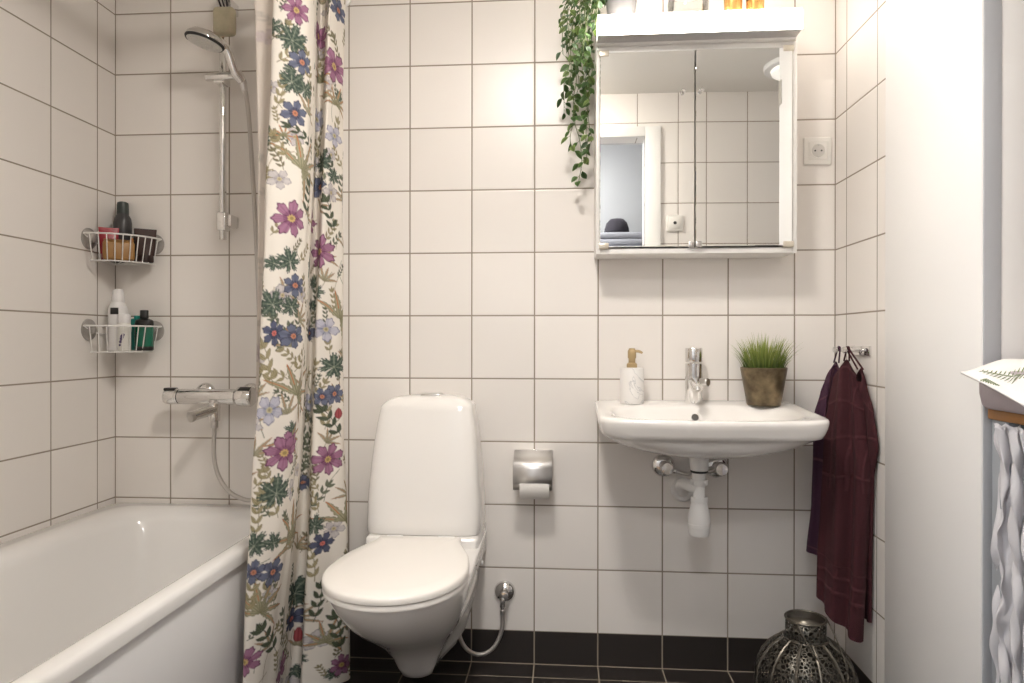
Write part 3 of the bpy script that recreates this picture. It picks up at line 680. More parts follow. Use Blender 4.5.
for (xa, xb, nm, kn) in ((MD0, MDM - .0008, 'left', .4365), (MDM + .0008, MD1, 'right', .4870)):
    dr = MB().box(xa, xb, CY - .0085, CY - .0035, MZ0, MZ1, .0012, 1).build('mirror_door', M['mirror'], cb, ang=20)
    hx = xa if nm == 'left' else xb
    if nm == 'right':
        pv = Vector((xb, CY - .004, 0)) - ORG[cb.name]; dr.matrix_local = Matrix.Translation(pv) @ Matrix.Rotation(.022, 4, 'Z') @ Matrix.Translation(-pv)   # not quite shut
    for zc in (MZ0 + .003, MZ1 - .003):
        x_a, x_b = (hx - .002, hx + .026) if nm == 'left' else (hx - .026, hx + .004)
        MB().box(x_a, x_b, CY - .012, CY + .002, zc - .008, zc + .009, .002).build('hinge_clip', clipm, dr)
    ex = (MDM - .018, MDM - .0012) if nm == 'left' else (MDM + .0012, MDM + .018)
    MB().box(ex[0], ex[1], CY - .0115, CY - .002, MZ0 - .004, MZ0 + .014, .0015).build('door_catch', M['brushed'], dr)
    MB().lathe([(.003, 0), (.003, .006), (.006, .008), (.0062, .013), (.004, .016), (.0001, .0165)], (kn, CY - .0085, 1.7475), (0, -1, 0), 16).build('knob', M['chrome'], dr)

LY, LZ0, LZ1 = -.203, 1.8955, 1.9585
lamp = thing('cabinet_light', 'wide lit white lamp box on top of the mirror cabinet', 'lamp', (.474, 0, LZ0))
hm = mat('silver_lamp_underside', (.52, .51, .51, 1), .32, .75, vary=.12, scale=18)
MB().box(.1875, .7565, -.150, -.001, LZ0 - .0065, LZ1 - .004, .002).build('lamp_housing', M['cabinet'], lamp, ang=30)
MB().box(.1885, .7555, LY + .0045, -.138, LZ0 - .001, LZ0 + .003, .001).build('underside', hm, lamp, ang=30)
prof = [(-.150, LZ1 - .002), (LY + .012, LZ1 - .001), (LY + .004, LZ1 - .005), (LY, LZ1 - .014), (LY, LZ0 + .004), (LY + .002, LZ0), (LY + .0042, LZ0), (LY + .0042, LZ0 + .010), (-.150, LZ1 - .010)]
df = MB().loft([[(x, y, z) for y, z in prof] for x in (.189, .7555)], True)
df.build('diffuser', M['lamp_glow'], lamp, ang=30)

# things standing on the lamp box
TZ = LZ1 + .0005
pot_g = mat('grey_glazed_pot', (.15, .145, .145, 1), .3, vary=.1, scale=20)
iv = thing('hanging_ivy', 'trailing green ivy hanging beside the mirror cabinet', 'plant', (.262, -.105, LZ1 - .002))
MB().lathe([(.0001, 0), (.034, 0), (.037, .003), (.046, .080), (.0475, .084), (.045, .085), (.043, .078), (.0001, .074)], (.262, -.105, LZ1 - .002), n=36).build('pot', pot_g, iv)
glassm = bpy.data.materials.new('clear_glass'); glassm.use_nodes = True
t_ = NT(glassm); tb = t_.node('ShaderNodeBsdfTransparent'); tb.inputs[0].default_value = (.97, .975, .97, 1); lw = t_.node('ShaderNodeLayerWeight'); lw.inputs[0].default_value = .25
ms = t_.node('ShaderNodeMixShader'); t_.link(t_.math('MULTIPLY_ADD', lw.outputs['Fresnel'], .75, .03), ms.inputs[0]); t_.link(tb.outputs[0], ms.inputs[1]); gg = t_.node('ShaderNodeBsdfGlossy'); gg.inputs['Roughness'].default_value = .04; t_.link(gg.outputs[0], ms.inputs[2]); t_.link(ms.outputs[0], t_.n['Material Output'].inputs[0])
gl = MB().lathe([(.0001, 0), (.040, 0), (.048, .004), (.058, .035), (.060, .07), (.056, .10), (.0535, .10), (.0575, .07), (.0555, .036), (.046, .008), (.0001, .006)], (.4600, -.095, LZ1 - .001), n=40).build('glass_bowl', glassm, at=(.46, -.095, LZ1))
tag(gl, 'clear glass bowl on the lamp box above the mirror', 'glass bowl')
goldm = mat('gold_glass', (.46, .25, .08, 1), .25, .75, vary=.35, scale=55)
tumb = None
for i, (x, lbl) in enumerate(((.578, 'left gold tealight glass on the lamp box above the mirror'), (.640, 'right gold tealight glass on the lamp box above the mirror'))):
    o = thing('tealight_glass', lbl, 'tealight holder', (x, -.150, LZ1 - .001), 'gold tealight glasses')
    MB().lathe([(.0001, 0), (.021, 0), (.0235, .003), (.0265, .06), (.0265, .064), (.0245, .063), (.0215, .008), (.0001, .006)], (x, -.150, LZ1 - .001), n=32).build('glass', goldm, o)
    MB().lathe([(.0001, .007), (.0195, .007), (.0195, .022), (.0001, .021)], (x, -.150, LZ1 - .001), n=24).build('candle', mat('white_wax', (.8, .78, .7, 1), .5), o)

# ivy vines
lm = bpy.data.materials.new('ivy_leaves'); lm.use_nodes = True
t_ = NT(lm); b_ = t_.n['Principled BSDF']; b_.inputs['Roughness'].default_value = .45
at = t_.node('ShaderNodeVertexColor', layer_name='tint'); t_.link(at.outputs['Color'], b_.inputs['Base Color'])
tr_ = t_.node('ShaderNodeBsdfTranslucent'); t_.link(at.outputs['Color'], tr_.inputs['Color'])
ms = t_.node('ShaderNodeMixShader'); ms.inputs[0].default_value = .25; t_.link(b_.outputs[0], ms.inputs[1]); t_.link(tr_.outputs[0], ms.inputs[2]); t_.link(ms.outputs[0], t_.n['Material Output'].inputs[0])
stemm = mat('ivy_stem', (.10, .14, .04, 1), .6)
def leaf(m, cols, p, d, nrm, L, W, cb_):
    d = d.normalized(); s = d.cross(nrm).normalized(); n = s.cross(d).normalized(); o = len(m.v); vs = []; fs = []
    prof_ = [(0, .02), (.12, .45), (.3, .9), (.5, 1.0), (.7, .78), (.88, .38), (1, .01)]
    for t, ww in prof_:
        q = p + d * (L * t) - n * (L * .22 * t * t)
        vs += [(q - s * (W * ww) + n * (W * ww * .35))[:], q[:], (q + s * (W * ww) + n * (W * ww * .35))[:]]
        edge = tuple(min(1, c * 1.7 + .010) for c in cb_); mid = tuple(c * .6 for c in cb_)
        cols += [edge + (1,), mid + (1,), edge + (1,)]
    for k in range(len(prof_) - 1):
        a = 3 * k; fs += [(a, a + 1, a + 4, a + 3), (a + 1, a + 2, a + 5, a + 4)]
    m.add(vs, fs)
def ivy():
    rnd = random.Random(11); m = MB(); cols = []; st = MB()
    top = Vector((.215, -.13, 2.045))
    strands = []
    for (x, y, zend, n) in ((.135, -.075, 1.512, 0), (.150, -.115, 1.56, 0), (.118, -.10, 1.60, 0), (.170, -.10, 1.62, 0), (.100, -.085, 1.72, 0), (.160, -.145, 1.73, 0), (.110, -.14, 1.78, 0), (.180, -.13, 1.82, 0),
                            (.135, -.155, 1.84, 0), (.09, -.115, 1.88, 0), (.165, -.08, 1.80, 0), (.125, -.06, 1.76, 0), (.150, -.165, 1.90, 0), (.185, -.165, 1.93, 0), (.115, -.085, 1.93, 0), (.178, -.075, 1.90, 0),
                            (.10, -.15, 1.95, 0), (.14, -.10, 1.96, 0), (.17, -.12, 1.97, 0), (.085, -.09, 1.98, 0)):
        pts = [Vector((.25, -.105, 2.030)) + Vector((rnd.uniform(-.02, .02), rnd.uniform(-.025, .025), 0)), Vector((.205 + rnd.uniform(-.01, .01), (-.105 + y) / 2, 2.062 + rnd.uniform(0, .02))), Vector((x + .018, y, 2.045)), Vector((x + .002, y, 1.99))]
        z = 1.93
        while z > zend:
            pts.append(Vector((x + rnd.uniform(-.012, .012), y + rnd.uniform(-.010, .010), z))); z -= .06
        pts.append(Vector((x + rnd.uniform(-.008, .008), y, zend)))
        c = catmull(pts, 6); strands.append(c); st.tube([p for p in c], .0011, 5)
        acc = 0
        for i in range(1, len(c)):
            acc += (c[i] - c[i - 1]).length
            if acc > .0125:
                acc = 0
                p = c[i]
                if p.x > .186 and p.z < LZ1 + .03: continue
                t = (c[i] - c[i - 1]).normalized()
                a = rnd.uniform(0, 2 * PI); out = Vector((math.cos(a), math.sin(a) * .8 - .25, 0))
                dirn = (out * 1.0 + Vector((0, 0, -.55)) + t * .2).normalized()
                nrm = (Vector((rnd.uniform(-.5, .5), -.8, .55 + rnd.uniform(-.3, .3)))).normalized()
                L = rnd.uniform(.021, .034) * (.8 if p.z > 1.9 else 1)
                g = rnd.random(); base_ = (.022 + .045 * g, .058 + .075 * g, .012 + .016 * g)
                if rnd.random() < .18: base_ = (.12, .18, .045)
                if rnd.random() < .25 and p.z > 1.88: base_ = (.10, .16, .09)
                q = p + dirn * .008
                e = q + dirn * L
                if e.y > -.004: dirn.y = -abs(dirn.y)
                if e.x > .183 and e.z < LZ1 + .02 and e.y > LY: dirn.x = -abs(dirn.x)
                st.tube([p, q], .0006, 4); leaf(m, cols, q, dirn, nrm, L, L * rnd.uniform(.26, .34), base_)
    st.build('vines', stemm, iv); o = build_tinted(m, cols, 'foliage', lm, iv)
ivy()

# ------------------------------------------------------------------ socket, switch
so_ = thing('wall_socket', 'square white power socket on the tiles right of the mirror', 'wall socket', (.8665, 0, 1.605))
sm_ = mat('ivory_socket', (.76, .74, .70, 1), .3)
MB().box(.8245, .9085, -.008, 0, 1.563, 1.647, .004, 3).build('frame', sm_, so_, ang=35)
fr_ = MB().box(.8385, .8945, -.0105, -.006, 1.577, 1.633, .003, 2).build('insert', sm_, so_, ang=35)
MB().lathe([(.0195, 0), (.0210, .0012), (.0225, .0012), (.0235, 0)], (.8665, -.0105, 1.605), (0, -1, 0), 36).build('socket_rim', sm_, fr_)
wm_ = mat('socket_well', (.55, .53, .50, 1), .4)
MB().lathe([(.0195, .0006), (.0001, .0004)], (.8665, -.0105, 1.605), (0, -1, 0), 36).build('socket_well', wm_, fr_)
for dx in (-.0095, .0095):
    MB().lathe([(.0027, .0), (.0027, .001), (.0001, .001)], (.8665 + dx, -.0108, 1.605), (0, -1, 0), 14).build('pin_hole', M['black'], fr_)
for dz in (-.0175, .0175):
    MB().box(.8650, .8680, -.0145, -.0108, 1.605 + dz - .003, 1.605 + dz + .003, .0005, 1).build('earth_clip', M['brushed'], fr_)
sw = thing('wall_socket', 'white wall plate with round hole, reflected in the mirror', 'wall socket', (.63, YD, 1.60))
MB().box(.597, .677, YD, YD + .009, 1.565, 1.645, .004, 3).build('frame', sm_, sw, ang=35)
MB().box(.610, .664, YD + .006, YD + .0115, 1.578, 1.632, .003, 2).build('insert', sm_, sw, ang=35)
MB().lathe([(.008, .0), (.008, .001), (.0001, .001)], (.637, YD + .0115, 1.605), (0, 1, 0), 18).build('socket_hole', M['black'], sw)
# small grey strike plate on the edge of the white panel
hg = MB().box(XR - .0065, XR - .003, YR + .002, YR + .03, 1.90, 1.99, .001, 1).build('hinge_plate', M['brushed'], at=(XR - .003, YR, 1.9))
tag(hg, 'small grey metal plate on the white panel, reflected in mirror', 'hinge')

# ------------------------------------------------------------------ towel hooks and towels
hk = thing('towel_hook_rail', 'chrome hook rail with pegs on the right wall', 'towel hook', (XR, -.18, .998))
MB().box(XR - .007, XR, -.250, -.095, .984, 1.011, .002, 2).build('back_plate', M['chrome'], hk, ang=30)
HKY = (-.130, -.195)
for yy in HKY:
    MB().lathe([(.0085, 0), (.008, .004), (.0055, .006), (.0055, .038), (.0085, .040), (.009, .046), (.006, .050), (.0001, .0505)], (XR - .006, yy, .9985), (-1, 0, .02), 20).build('peg', M['chrome'], hk)
def towel_mat(name, c0, c1, band=.055):
    m = bpy.data.materials.new(name); m.use_nodes = True
    t = NT(m); b = t.n['Principled BSDF']; b.inputs['Roughness'].default_value = .95; b.inputs['Sheen Weight'].default_value = .12; b.inputs['Sheen Roughness'].default_value = .5
    b.inputs['Sheen Tint'].default_value = c1
    uv = t.node('ShaderNodeUVMap'); sp = t.node('ShaderNodeSeparateXYZ'); t.link(uv.outputs[0], sp.inputs[0])
    dn = t.node('ShaderNodeTexNoise'); dn.inputs['Scale'].default_value = 5; t.link(uv.outputs[0], dn.inputs['Vector'])
    uu = t.math('MULTIPLY_ADD', dn.outputs['Fac'], .05, sp.outputs[0]); vv = t.math('MULTIPLY_ADD', dn.outputs['Fac'], .07, sp.outputs[1])
    pu_ = t.math('PINGPONG', uu, band * .62); pv = t.math('PINGPONG', vv, band * .9)
    lowz = t.math('LESS_THAN', sp.outputs[1], .62)                     # checks above, border stripes near the hem
    b3 = t.math('PINGPONG', vv, .019); hem = t.math('MULTIPLY', t.math('LESS_THAN', vv, .455), t.math('GREATER_THAN', vv, .375))
    chk = t.math('MINIMUM', pu_, pv); chk = t.math('ADD', chk, t.math('MULTIPLY', lowz, 1))
    d = t.math('MINIMUM', chk, t.math('ADD', b3, t.math('SUBTRACT', 1, hem)))
    mr = t.node('ShaderNodeMapRange'); mr.inputs[1].default_value = .002; mr.inputs[2].default_value = .006; mr.inputs[3].default_value = 1; mr.inputs[4].default_value = 0
    t.link(d, mr.inputs[0])
    nz = t.node('ShaderNodeTexNoise'); nz.inputs['Scale'].default_value = 14; t.link(uv.outputs[0], nz.inputs['Vector'])
    f = t.math('MULTIPLY', mr.outputs[0], t.math('MULTIPLY_ADD', nz.outputs['Fac'], .7, .15))
    t.link(t.mix(f, c0, c1), b.inputs['Base Color'])
    n2 = t.node('ShaderNodeTexNoise'); n2.inputs['Scale'].default_value = 420; n2.inputs['Detail'].default_value = 2; t.link(uv.outputs[0], n2.inputs['Vector'])
    h = t.math('MULTIPLY_ADD', mr.outputs[0], -.8, n2.outputs['Fac'])
    bp = t.node('ShaderNodeBump'); bp.inputs['Strength'].default_value = .7; bp.inputs['Distance'].default_value = .004
    t.link(h, bp.inputs['Height']); t.link(bp.outputs[0], b.inputs['Normal'])
    return m
def towel(name, label, rows, m, peg, fold_seed, depth=.030, folds=3):
    """rows: (z, near-edge point, far-edge point) of a cloth gathered on a loop; closed cross-section with folds"""
    o = thing(name, label, 'towel', (peg[0], peg[1], rows[-1][0]), 'towels on the hook rail')
    rnd = random.Random(fold_seed); ph = [rnd.uniform(0, 6) for _ in range(4)]
    NR, NU = 90, 96
    zs = [r[0] for r in rows]
    def at(z):
        for i in range(len(rows) - 1):
            if rows[i][0] >= z >= rows[i + 1][0]:
                t = (rows[i][0] - z) / max(1e-9, rows[i][0] - rows[i + 1][0]); t = t * t * (3 - 2 * t) * .4 + t * .6
                A = Vector(rows[i][1]).lerp(Vector(rows[i + 1][1]), t); B = Vector(rows[i][2]).lerp(Vector(rows[i + 1][2]), t)
                return A, B, rows[i][3] + (rows[i + 1][3] - rows[i][3]) * t
        return Vector(rows[-1][1]), Vector(rows[-1][2]), rows[-1][3]
    vs = []; uvs = []
    for j in range(NR + 1):
        z = zs[0] + (zs[-1] - zs[0]) * j / NR
        A, B, sl_ = at(z); d = (B - A); nrm = Vector((d.y, -d.x)).normalized()
        if nrm.y > 0: nrm = -nrm
        k = min(1, (zs[0] - z) / .25)
        for i in range(NU):
            a = 2 * PI * i / NU; u = .5 - .5 * math.cos(a); side = math.sin(a)
            dep = depth * (.35 + .65 * k) * math.copysign(abs(side) ** .7, side)
            wob = (math.sin(u * folds * 2 * PI + ph[0] + .6 * math.sin(z * 5 + ph[1])) * .0135 + math.sin(u * (folds * 1.7) * 2 * PI + ph[2] + z * 4) * .0045) * (.5 + .5 * k) * (1 if side > 0 else .6) * min(1, 4 * u * (1 - u) + .25)
            q = A + d * u + nrm * (dep * .5 + wob)
            zz = z - sl_ * (u - .5) * 1.0 - .040 * abs(2 * u - 1) ** 1.6 * max(0, 1 - k * 1.3)
            vs.append((q.x, q.y, zz)); uvs.append((u * d.length * 1.5 if side >= 0 else -u * d.length * 1.5, z))
    fs = []
    for j in range(NR):
        for i in range(NU):
            k2 = (i + 1) % NU; fs.append((j * NU + i, j * NU + k2, (j + 1) * NU + k2, (j + 1) * NU + i))
    fs.append(tuple(range(NU))); fs.append(tuple(NR * NU + i for i in reversed(range(NU))))
    me = bpy.data.meshes.new('cloth'); c = bpy.data.objects.new('cloth', me); COL.objects.link(c); c.parent = o; org = ORG[o.name]; ORG[c.name] = org
    me.from_pydata([(v[0] - org[0], v[1] - org[1], v[2] - org[2]) for v in vs], [], fs)
    ul = me.uv_layers.new(name='UVMap')
    for lp in me.loops: ul.data[lp.index].uv = uvs[lp.vertex_index]
    me.shade_smooth(); me.materials.append(m)
    topc = Vector(((rows[0][1][0] + rows[0][2][0]) / 2, (rows[0][1][1] + rows[0][2][1]) / 2, rows[0][0] - .004))
    pk = Vector(peg)
    MB().tube([topc + Vector((-.004, .008, 0)), pk + Vector((0, .0085, .002)), pk + Vector((0, .003, .0085)), pk + Vector((0, -.005, .0085)), pk + Vector((0, -.0085, .002)), topc + Vector((.004, -.008, 0))], .0024, 8, smooth=4).build('hanging_loop', m, o)
    return o
burg = towel_mat('burgundy_terry', (.044, .0065, .011, 1), (.085, .024, .030, 1)); viol = towel_mat('plum_terry', (.050, .015, .038, 1), (.16, .065, .085, 1), .05)
PXK = XR - .040
towel('towel', 'plum towel with woven checks hanging nearest the back wall', [
    (.965, (.870, -.118), (.888, -.122), 0), (.955, (.852, -.112), (.897, -.125), .0), (.90, (.836, -.115), (.897, -.135), 0), (.82, (.815, -.125), (.893, -.14), .0), (.79, (.812, -.130), (.890, -.14), 0),
    (.70, (.812, -.130), (.888, -.135), 0), (.55, (.808, -.130), (.888, -.13), 0), (.405, (.794, -.132), (.886, -.125), .02)], viol, (PXK, HKY[0], .9985), 5, .045, 2)
towel('towel', 'burgundy towel hanging in front, its corner almost at the lantern', [
    (.972, (.868, -.170), (.902, -.185), 0), (.955, (.853, -.165), (.905, -.210), 0), (.86, (.835, -.180), (.905, -.250), 0), (.78, (.826, -.182), (.907, -.262), .0), (.70, (.822, -.188), (.906, -.285), .0),
    (.55, (.812, -.195), (.900, -.285), 0), (.42, (.802, -.200), (.893, -.285), .035), (.275, (.800, -.205), (.878, -.300), .09)], burg, (PXK, HKY[1], .9985), 9, .060, 2)
# the burgundy towel's far half, a corner hanging lower along the wall
towel('towel', 'dark burgundy towel half hidden behind the other two, against right wall', [
    (.950, (.896, -.218), (.909, -.236), 0), (.935, (.892, -.210), (.911, -.250), 0), (.86, (.885, -.20), (.913, -.285), 0), (.745, (.885, -.20), (.914, -.312), 0), (.66, (.885, -.20), (.914, -.285), .0), (.45, (.885, -.20), (.914, -.275), 0), (.27, (.885, -.20), (.914, -.270), 0)], burg, (PXK, HKY[1], .9985), 14, .018, 1)

# ------------------------------------------------------------------ lantern
LX, LYc = .744, -.268
la = thing('lantern', 'round pierced dark metal lantern on the floor below the towels', 'lantern', (LX, LYc, 0))
lam = bpy.data.materials.new('pierced_metal'); lam.use_nodes = True
t_ = NT(lam); b_ = t_.n['Principled BSDF']; b_.inputs['Metallic'].default_value = .8; b_.inputs['Roughness'].default_value = .38
tc = t_.node('ShaderNodeTexCoord'); vo = t_.node('ShaderNodeTexVoronoi', feature='DISTANCE_TO_EDGE'); vo.inputs['Scale'].default_value = 100; t_.link(tc.outputs['Object'], vo.inputs['Vector'])
nz = t_.node('ShaderNodeTexNoise'); nz.inputs['Scale'].default_value = 30; t_.link(tc.outputs['Object'], nz.inputs['Vector'])
t_.link(t_.mix(nz.outputs['Fac'], (.05, .046, .038, 1), (.15, .14, .12, 1)), b_.inputs['Base Color'])
hole = t_.math('GREATER_THAN', vo.outputs['Distance'], .115)
trn = t_.node('ShaderNodeBsdfTransparent'); ms = t_.node('ShaderNodeMixShader'); t_.link(hole, ms.inputs[0]); t_.link(b_.outputs[0], ms.inputs[1]); t_.link(trn.outputs[0], ms.inputs[2]); t_.link(ms.outputs[0], t_.n['Material Output'].inputs[0])
solidm = mat('lantern_band', (.17, .155, .13, 1), .35, .85, vary=.3, scale=25)
def bodyr(z):
    pts = [(0, .080), (.017, .100), (.052, .120), (.098, .128), (.134, .1255), (.168, .113), (.198, .092), (.217, .070), (.225, .056)]
    for i in range(len(pts) - 1):
        if pts[i][0] <= z <= pts[i + 1][0]:
            t = (z - pts[i][0]) / (pts[i + 1][0] - pts[i][0]); t0 = t * t * (3 - 2 * t) * .3 + t * .7
            return pts[i][1] + (pts[i + 1][1] - pts[i][1]) * t0
    return .06
rings = []
NB = 120
for j in range(40):
    z = .225 * j / 39; r = bodyr(z); rings.append([(LX + r * (1 + .028 * abs(math.sin(6 * a))) * math.cos(a), LYc + r * (1 + .028 * abs(math.sin(6 * a))) * math.sin(a), z) for a in (2 * PI * k / NB for k in range(NB))])
MB().loft(rings, True, False, False).build('body', lam, la, ang=180)
for k in range(12):
    a = 2 * PI * (k + .0) / 12 + .06
    a = 2 * PI * k / 12
    MB().tube([(LX + (bodyr(.225 * j / 16) + .0005) * math.cos(a), LYc + (bodyr(.225 * j / 16) + .0005) * math.sin(a), .225 * j / 16) for j in range(17)], .0040, 8).build('rib', solidm, la)
MB().lathe([(.088, 0), (.088, .004), (.084, .007), (.0001, .007)], (LX, LYc, 0), n=40).build('base_plate', solidm, la)
MB().lathe([(.0555, .222), (.0530, .227), (.0515, .234), (.0510, .276)], (LX, LYc, 0), n=48, cap=False).build('neck', lam, la, solid=.0008)
for z, r in ((.225, .0560), (.2775, .0515)):
    MB().lathe([(r + .003 * math.cos(a), z + .003 * math.sin(a)) for a in (2 * PI * k / 10 for k in range(11))], (LX, LYc, 0), n=48).build('rim_ring', solidm, la)
hp = []
for k in range(33):
    a = PI * k / 32; hp.append(Vector((LX - .053 * math.cos(a), LYc - .02 - .105 * math.sin(a), .276 - .125 * math.sin(a))))
rot = Matrix.Rotation(.5, 3, 'Z')
hp = [Vector((LX, LYc, 0)) + rot @ (p - Vector((LX, LYc, 0))) for p in hp]
MB().tube([Vector((LX, LYc, 0)) + rot @ Vector((-.053, -.0, .274))] + hp + [Vector((LX, LYc, 0)) + rot @ Vector((.053, 0, .274))], .0019, 8).build('handle', solidm, la)

# ------------------------------------------------------------------ changing table in the niche
TBX, TBY0, TBY1, TBZ = .926, -1.50, -.7535, .892
greym = mat('blue_grey_frame', (.30, .32, .35, 1), .45)
woodm = bpy.data.materials.new('honey_oak'); woodm.use_nodes = True
t_ = NT(woodm); b_ = t_.n['Principled BSDF']; b_.inputs['Roughness'].default_value = .4
tc = t_.node('ShaderNodeTexCoord'); mp = t_.node('ShaderNodeMapping'); mp.inputs['Scale'].default_value = (60, 3, 60); t_.link(tc.outputs['Object'], mp.inputs[0])
nz = t_.node('ShaderNodeTexNoise'); nz.inputs['Scale'].default_value = 1.5; nz.inputs['Detail'].default_value = 6; t_.link(mp.outputs[0], nz.inputs['Vector'])
t_.link(t_.mix(nz.outputs['Fac'], (.22, .085, .018, 1), (.47, .22, .06, 1)), b_.inputs['Base Color'])
ct = thing('changing_table', 'changing table with oak top in the niche at right', 'changing table', (1.25, -1.13, 0))
MB().box(TBX, 1.56, TBY0, TBY1, TBZ - .021, TBZ, .004, 2).build('table_top', woodm, ct, ang=30)
for xx in (TBX + .006, 1.51):
    for yy in (TBY0 + .01, TBY1 - .058):
        MB().box(xx, xx + .045, yy, yy + .045 + (.008 if yy > -1 else 0), 0, TBZ - .0215, .002).build('leg', greym, ct, ang=30)
MB().box(TBX + .012, 1.55, TBY0 + .02, TBY1 - .01, .20, .22, .002).build('shelf', greym, ct, ang=30)
MB().box(TBX + .03, TBX + .045, TBY0 + .055, TBY1 - .058, TBZ - .075, TBZ - .0215, .002).build('apron_rail', greym, ct, ang=30)
padm = mat('lilac_grey_pad', (.44, .38, .40, 1), .55, bump=.2, bscale=180)
pd = thing('changing_pad', 'lilac grey changing pad lying on the oak table top', 'changing pad', (1.24, -1.13, TBZ))
def rrect(x0, x1, y0, y1, z, r, k=8):
    out = []
    for cx_, cy_, a0 in ((x1 - r, y1 - r, 0), (x0 + r, y1 - r, 90), (x0 + r, y0 + r, 180), (x1 - r, y0 + r, 270)):
        for i in range(k + 1):
            a = math.radians(a0 + 90 * i / k); out.append((cx_ + r * math.cos(a), cy_ + r * math.sin(a), z))
        nx = {0: (x0 + r, y1), 90: (x0, y0 + r), 180: (x1 - r, y0), 270: (x1, y1 - r)}[a0]; last = out[-1]
        for i in range(1, 10): out.append((last[0] + (nx[0] - last[0]) * i / 10, last[1] + (nx[1] - last[1]) * i / 10, z))
    return out
rings = [rrect(.916, 1.55, TBY0 + .02, -.754, TBZ + .0005, .025), rrect(.909, 1.558, TBY0 + .012, -.7500, TBZ + .008, .022), rrect(.9055, 1.565, TBY0 + .004, -.7487, TBZ + .030, .020), rrect(.905, 1.567, TBY0 + .002, -.7485, TBZ + .060, .020), rrect(.908, 1.563, TBY0 + .008, -.7500, TBZ + .075, .022), rrect(.917, 1.55, TBY0 + .02, -.756, TBZ + .083, .03), rrect(.935, 1.54, TBY0 + .03, -.772, TBZ + .086, .04), rrect(1.0, 1.48, TBY0 + .1, -.83, TBZ + .080, .06)]
MB().loft(rings).build('pad', padm, pd, ang=60)
# fern printed cloth
fc = thing('printed_cloth', 'white cloth with green fern print draped over the changing pad', 'cloth', (1.1, -.9, TBZ + .08))
clm = mat('white_cotton', (.80, .78, .76, 1), .85, bump=.2, bscale=300)
def smo(t): t = max(0., min(1., t)); return t * t * (3 - 2 * t)
def cloth_pt(u, v):
    # one corner reaches out over the edge of the pad; the near hem falls down the pad's side
    e = 1 - smo(u * 5)
    x = .868 + .38 * u + .026 * v * e; y = -.769 - .022 * smo(u * 5) - v * .25
    z = .9625 + .0245 * smo(u * 5) - v * .078 * e + .002 * math.sin(9 * u + 5 * v)
    if x > .904: z = max(z, TBZ + .063 + .027 * smo((x - .902) / .022))
    return Vector((x, y, z))
MB().grid(lambda u, v: cloth_pt(u, v)[:], 40, 30).build('fabric', clm, fc, solid=.004, ang=180)
fern = mat('fern_print', (.20, .25, .13, 1), .85)
fmesh = MB()
def on_cloth(u, v):
    p = cloth_pt(u, v); q1 = cloth_pt(u + .01, v); q2 = cloth_pt(u, v + .01)
    n = (q1 - p).cross(q2 - p).normalized()
    if n.z < 0: n = -n
    return p + n * .0030
def on_m(a, b): return on_cloth(a / .38, b / .25)
def frond(u0, v0, u1, v1, k=11, w=.09):
    d = Vector((u1 - u0, v1 - v0)); nn = Vector((-d.y, d.x)).normalized()
    prev = None
    for i in range(k):
        t = i / (k - 1); c = Vector((u0, v0)) + d * t; L = w * (1 - .75 * t)
        for sg in (-1, 1):
            tip = c + nn * (sg * L) + d.normalized() * (L * .5); mid = c.lerp(tip, .5); wd = d.normalized() * .0022 * (1 - .5 * t)
            pts = [on_m(*c), on_m(*(mid - wd)), on_m(*tip), on_m(*(mid + wd))]
            fmesh.add([p[:] for p in pts], [(0, 1, 2, 3)])
        if i:
            wn = nn * .0008; fmesh.add([on_m(*(prev - wn))[:], on_m(*(prev + wn))[:], on_m(*(c + wn))[:], on_m(*(c - wn))[:]], [(0, 1, 2, 3)])
        prev = c
for fr in ((.044, .150, .024, .022, 15, .017), (.006, .050, .012, .085, 8, .008), (.20, .10, .28, .18, 12, .022)):
    fmesh = MB(); frond(*fr); fmesh.build('fern_print', fern, fc, solid=.0004)

# lace curtain below the table top
lc = thing('lace_curtain', 'ruffled white lace curtain hanging under the table top', 'curtain', (.94, -1.1, .02))
lacem = bpy.data.materials.new('white_lace'); lacem.use_nodes = True
t_ = NT(lacem); b_ = t_.n['Principled BSDF']; b_.inputs['Base Color'].default_value = (.78, .77, .80, 1); b_.inputs['Roughness'].default_value = .9
trl = t_.node('ShaderNodeBsdfTranslucent'); trl.inputs[0].default_value = (.7, .7, .72, 1); m1 = t_.node('ShaderNodeMixShader'); m1.inputs[0].default_value = .3; t_.link(b_.outputs[0], m1.inputs[1]); t_.link(trl.outputs[0], m1.inputs[2])
t_.link(m1.outputs[0], t_.n['Material Output'].inputs[0])
def lace(u, v):
    y = -.793 - .66 * u; z = .862 - .84 * v
    nf = noise.noise(Vector((u * 26, v * 3.1, 4.2))); n2 = noise.noise(Vector((u * 60, v * 11, 1.7)))
    a = u * 2 * PI * 19 + 2.6 * nf
    tier = abs(((v * 4.2 + .35 * nf) % 1) - .5)
    amp = .010 + .005 * v
    return (.926 + .008 * v + amp * math.sin(a) + .011 * n2 - .016 * tier + .0035 * math.sin(v * 60 + a * 2 + 5 * nf), y + .013 * math.cos(a) + .012 * n2, z + .008 * nf * (1 - v) + .004 * math.sin(a * 3 + v * 30))
MB().grid(lace, 420, 130).build('lace', lacem, lc, solid=.0012, ang=180)
MB().tube([(.9345, TBY0 + .03, .858), (.9345, TBY1 - .02, .858)], .003, 8).build('curtain_wire', M['brushed'], lc)

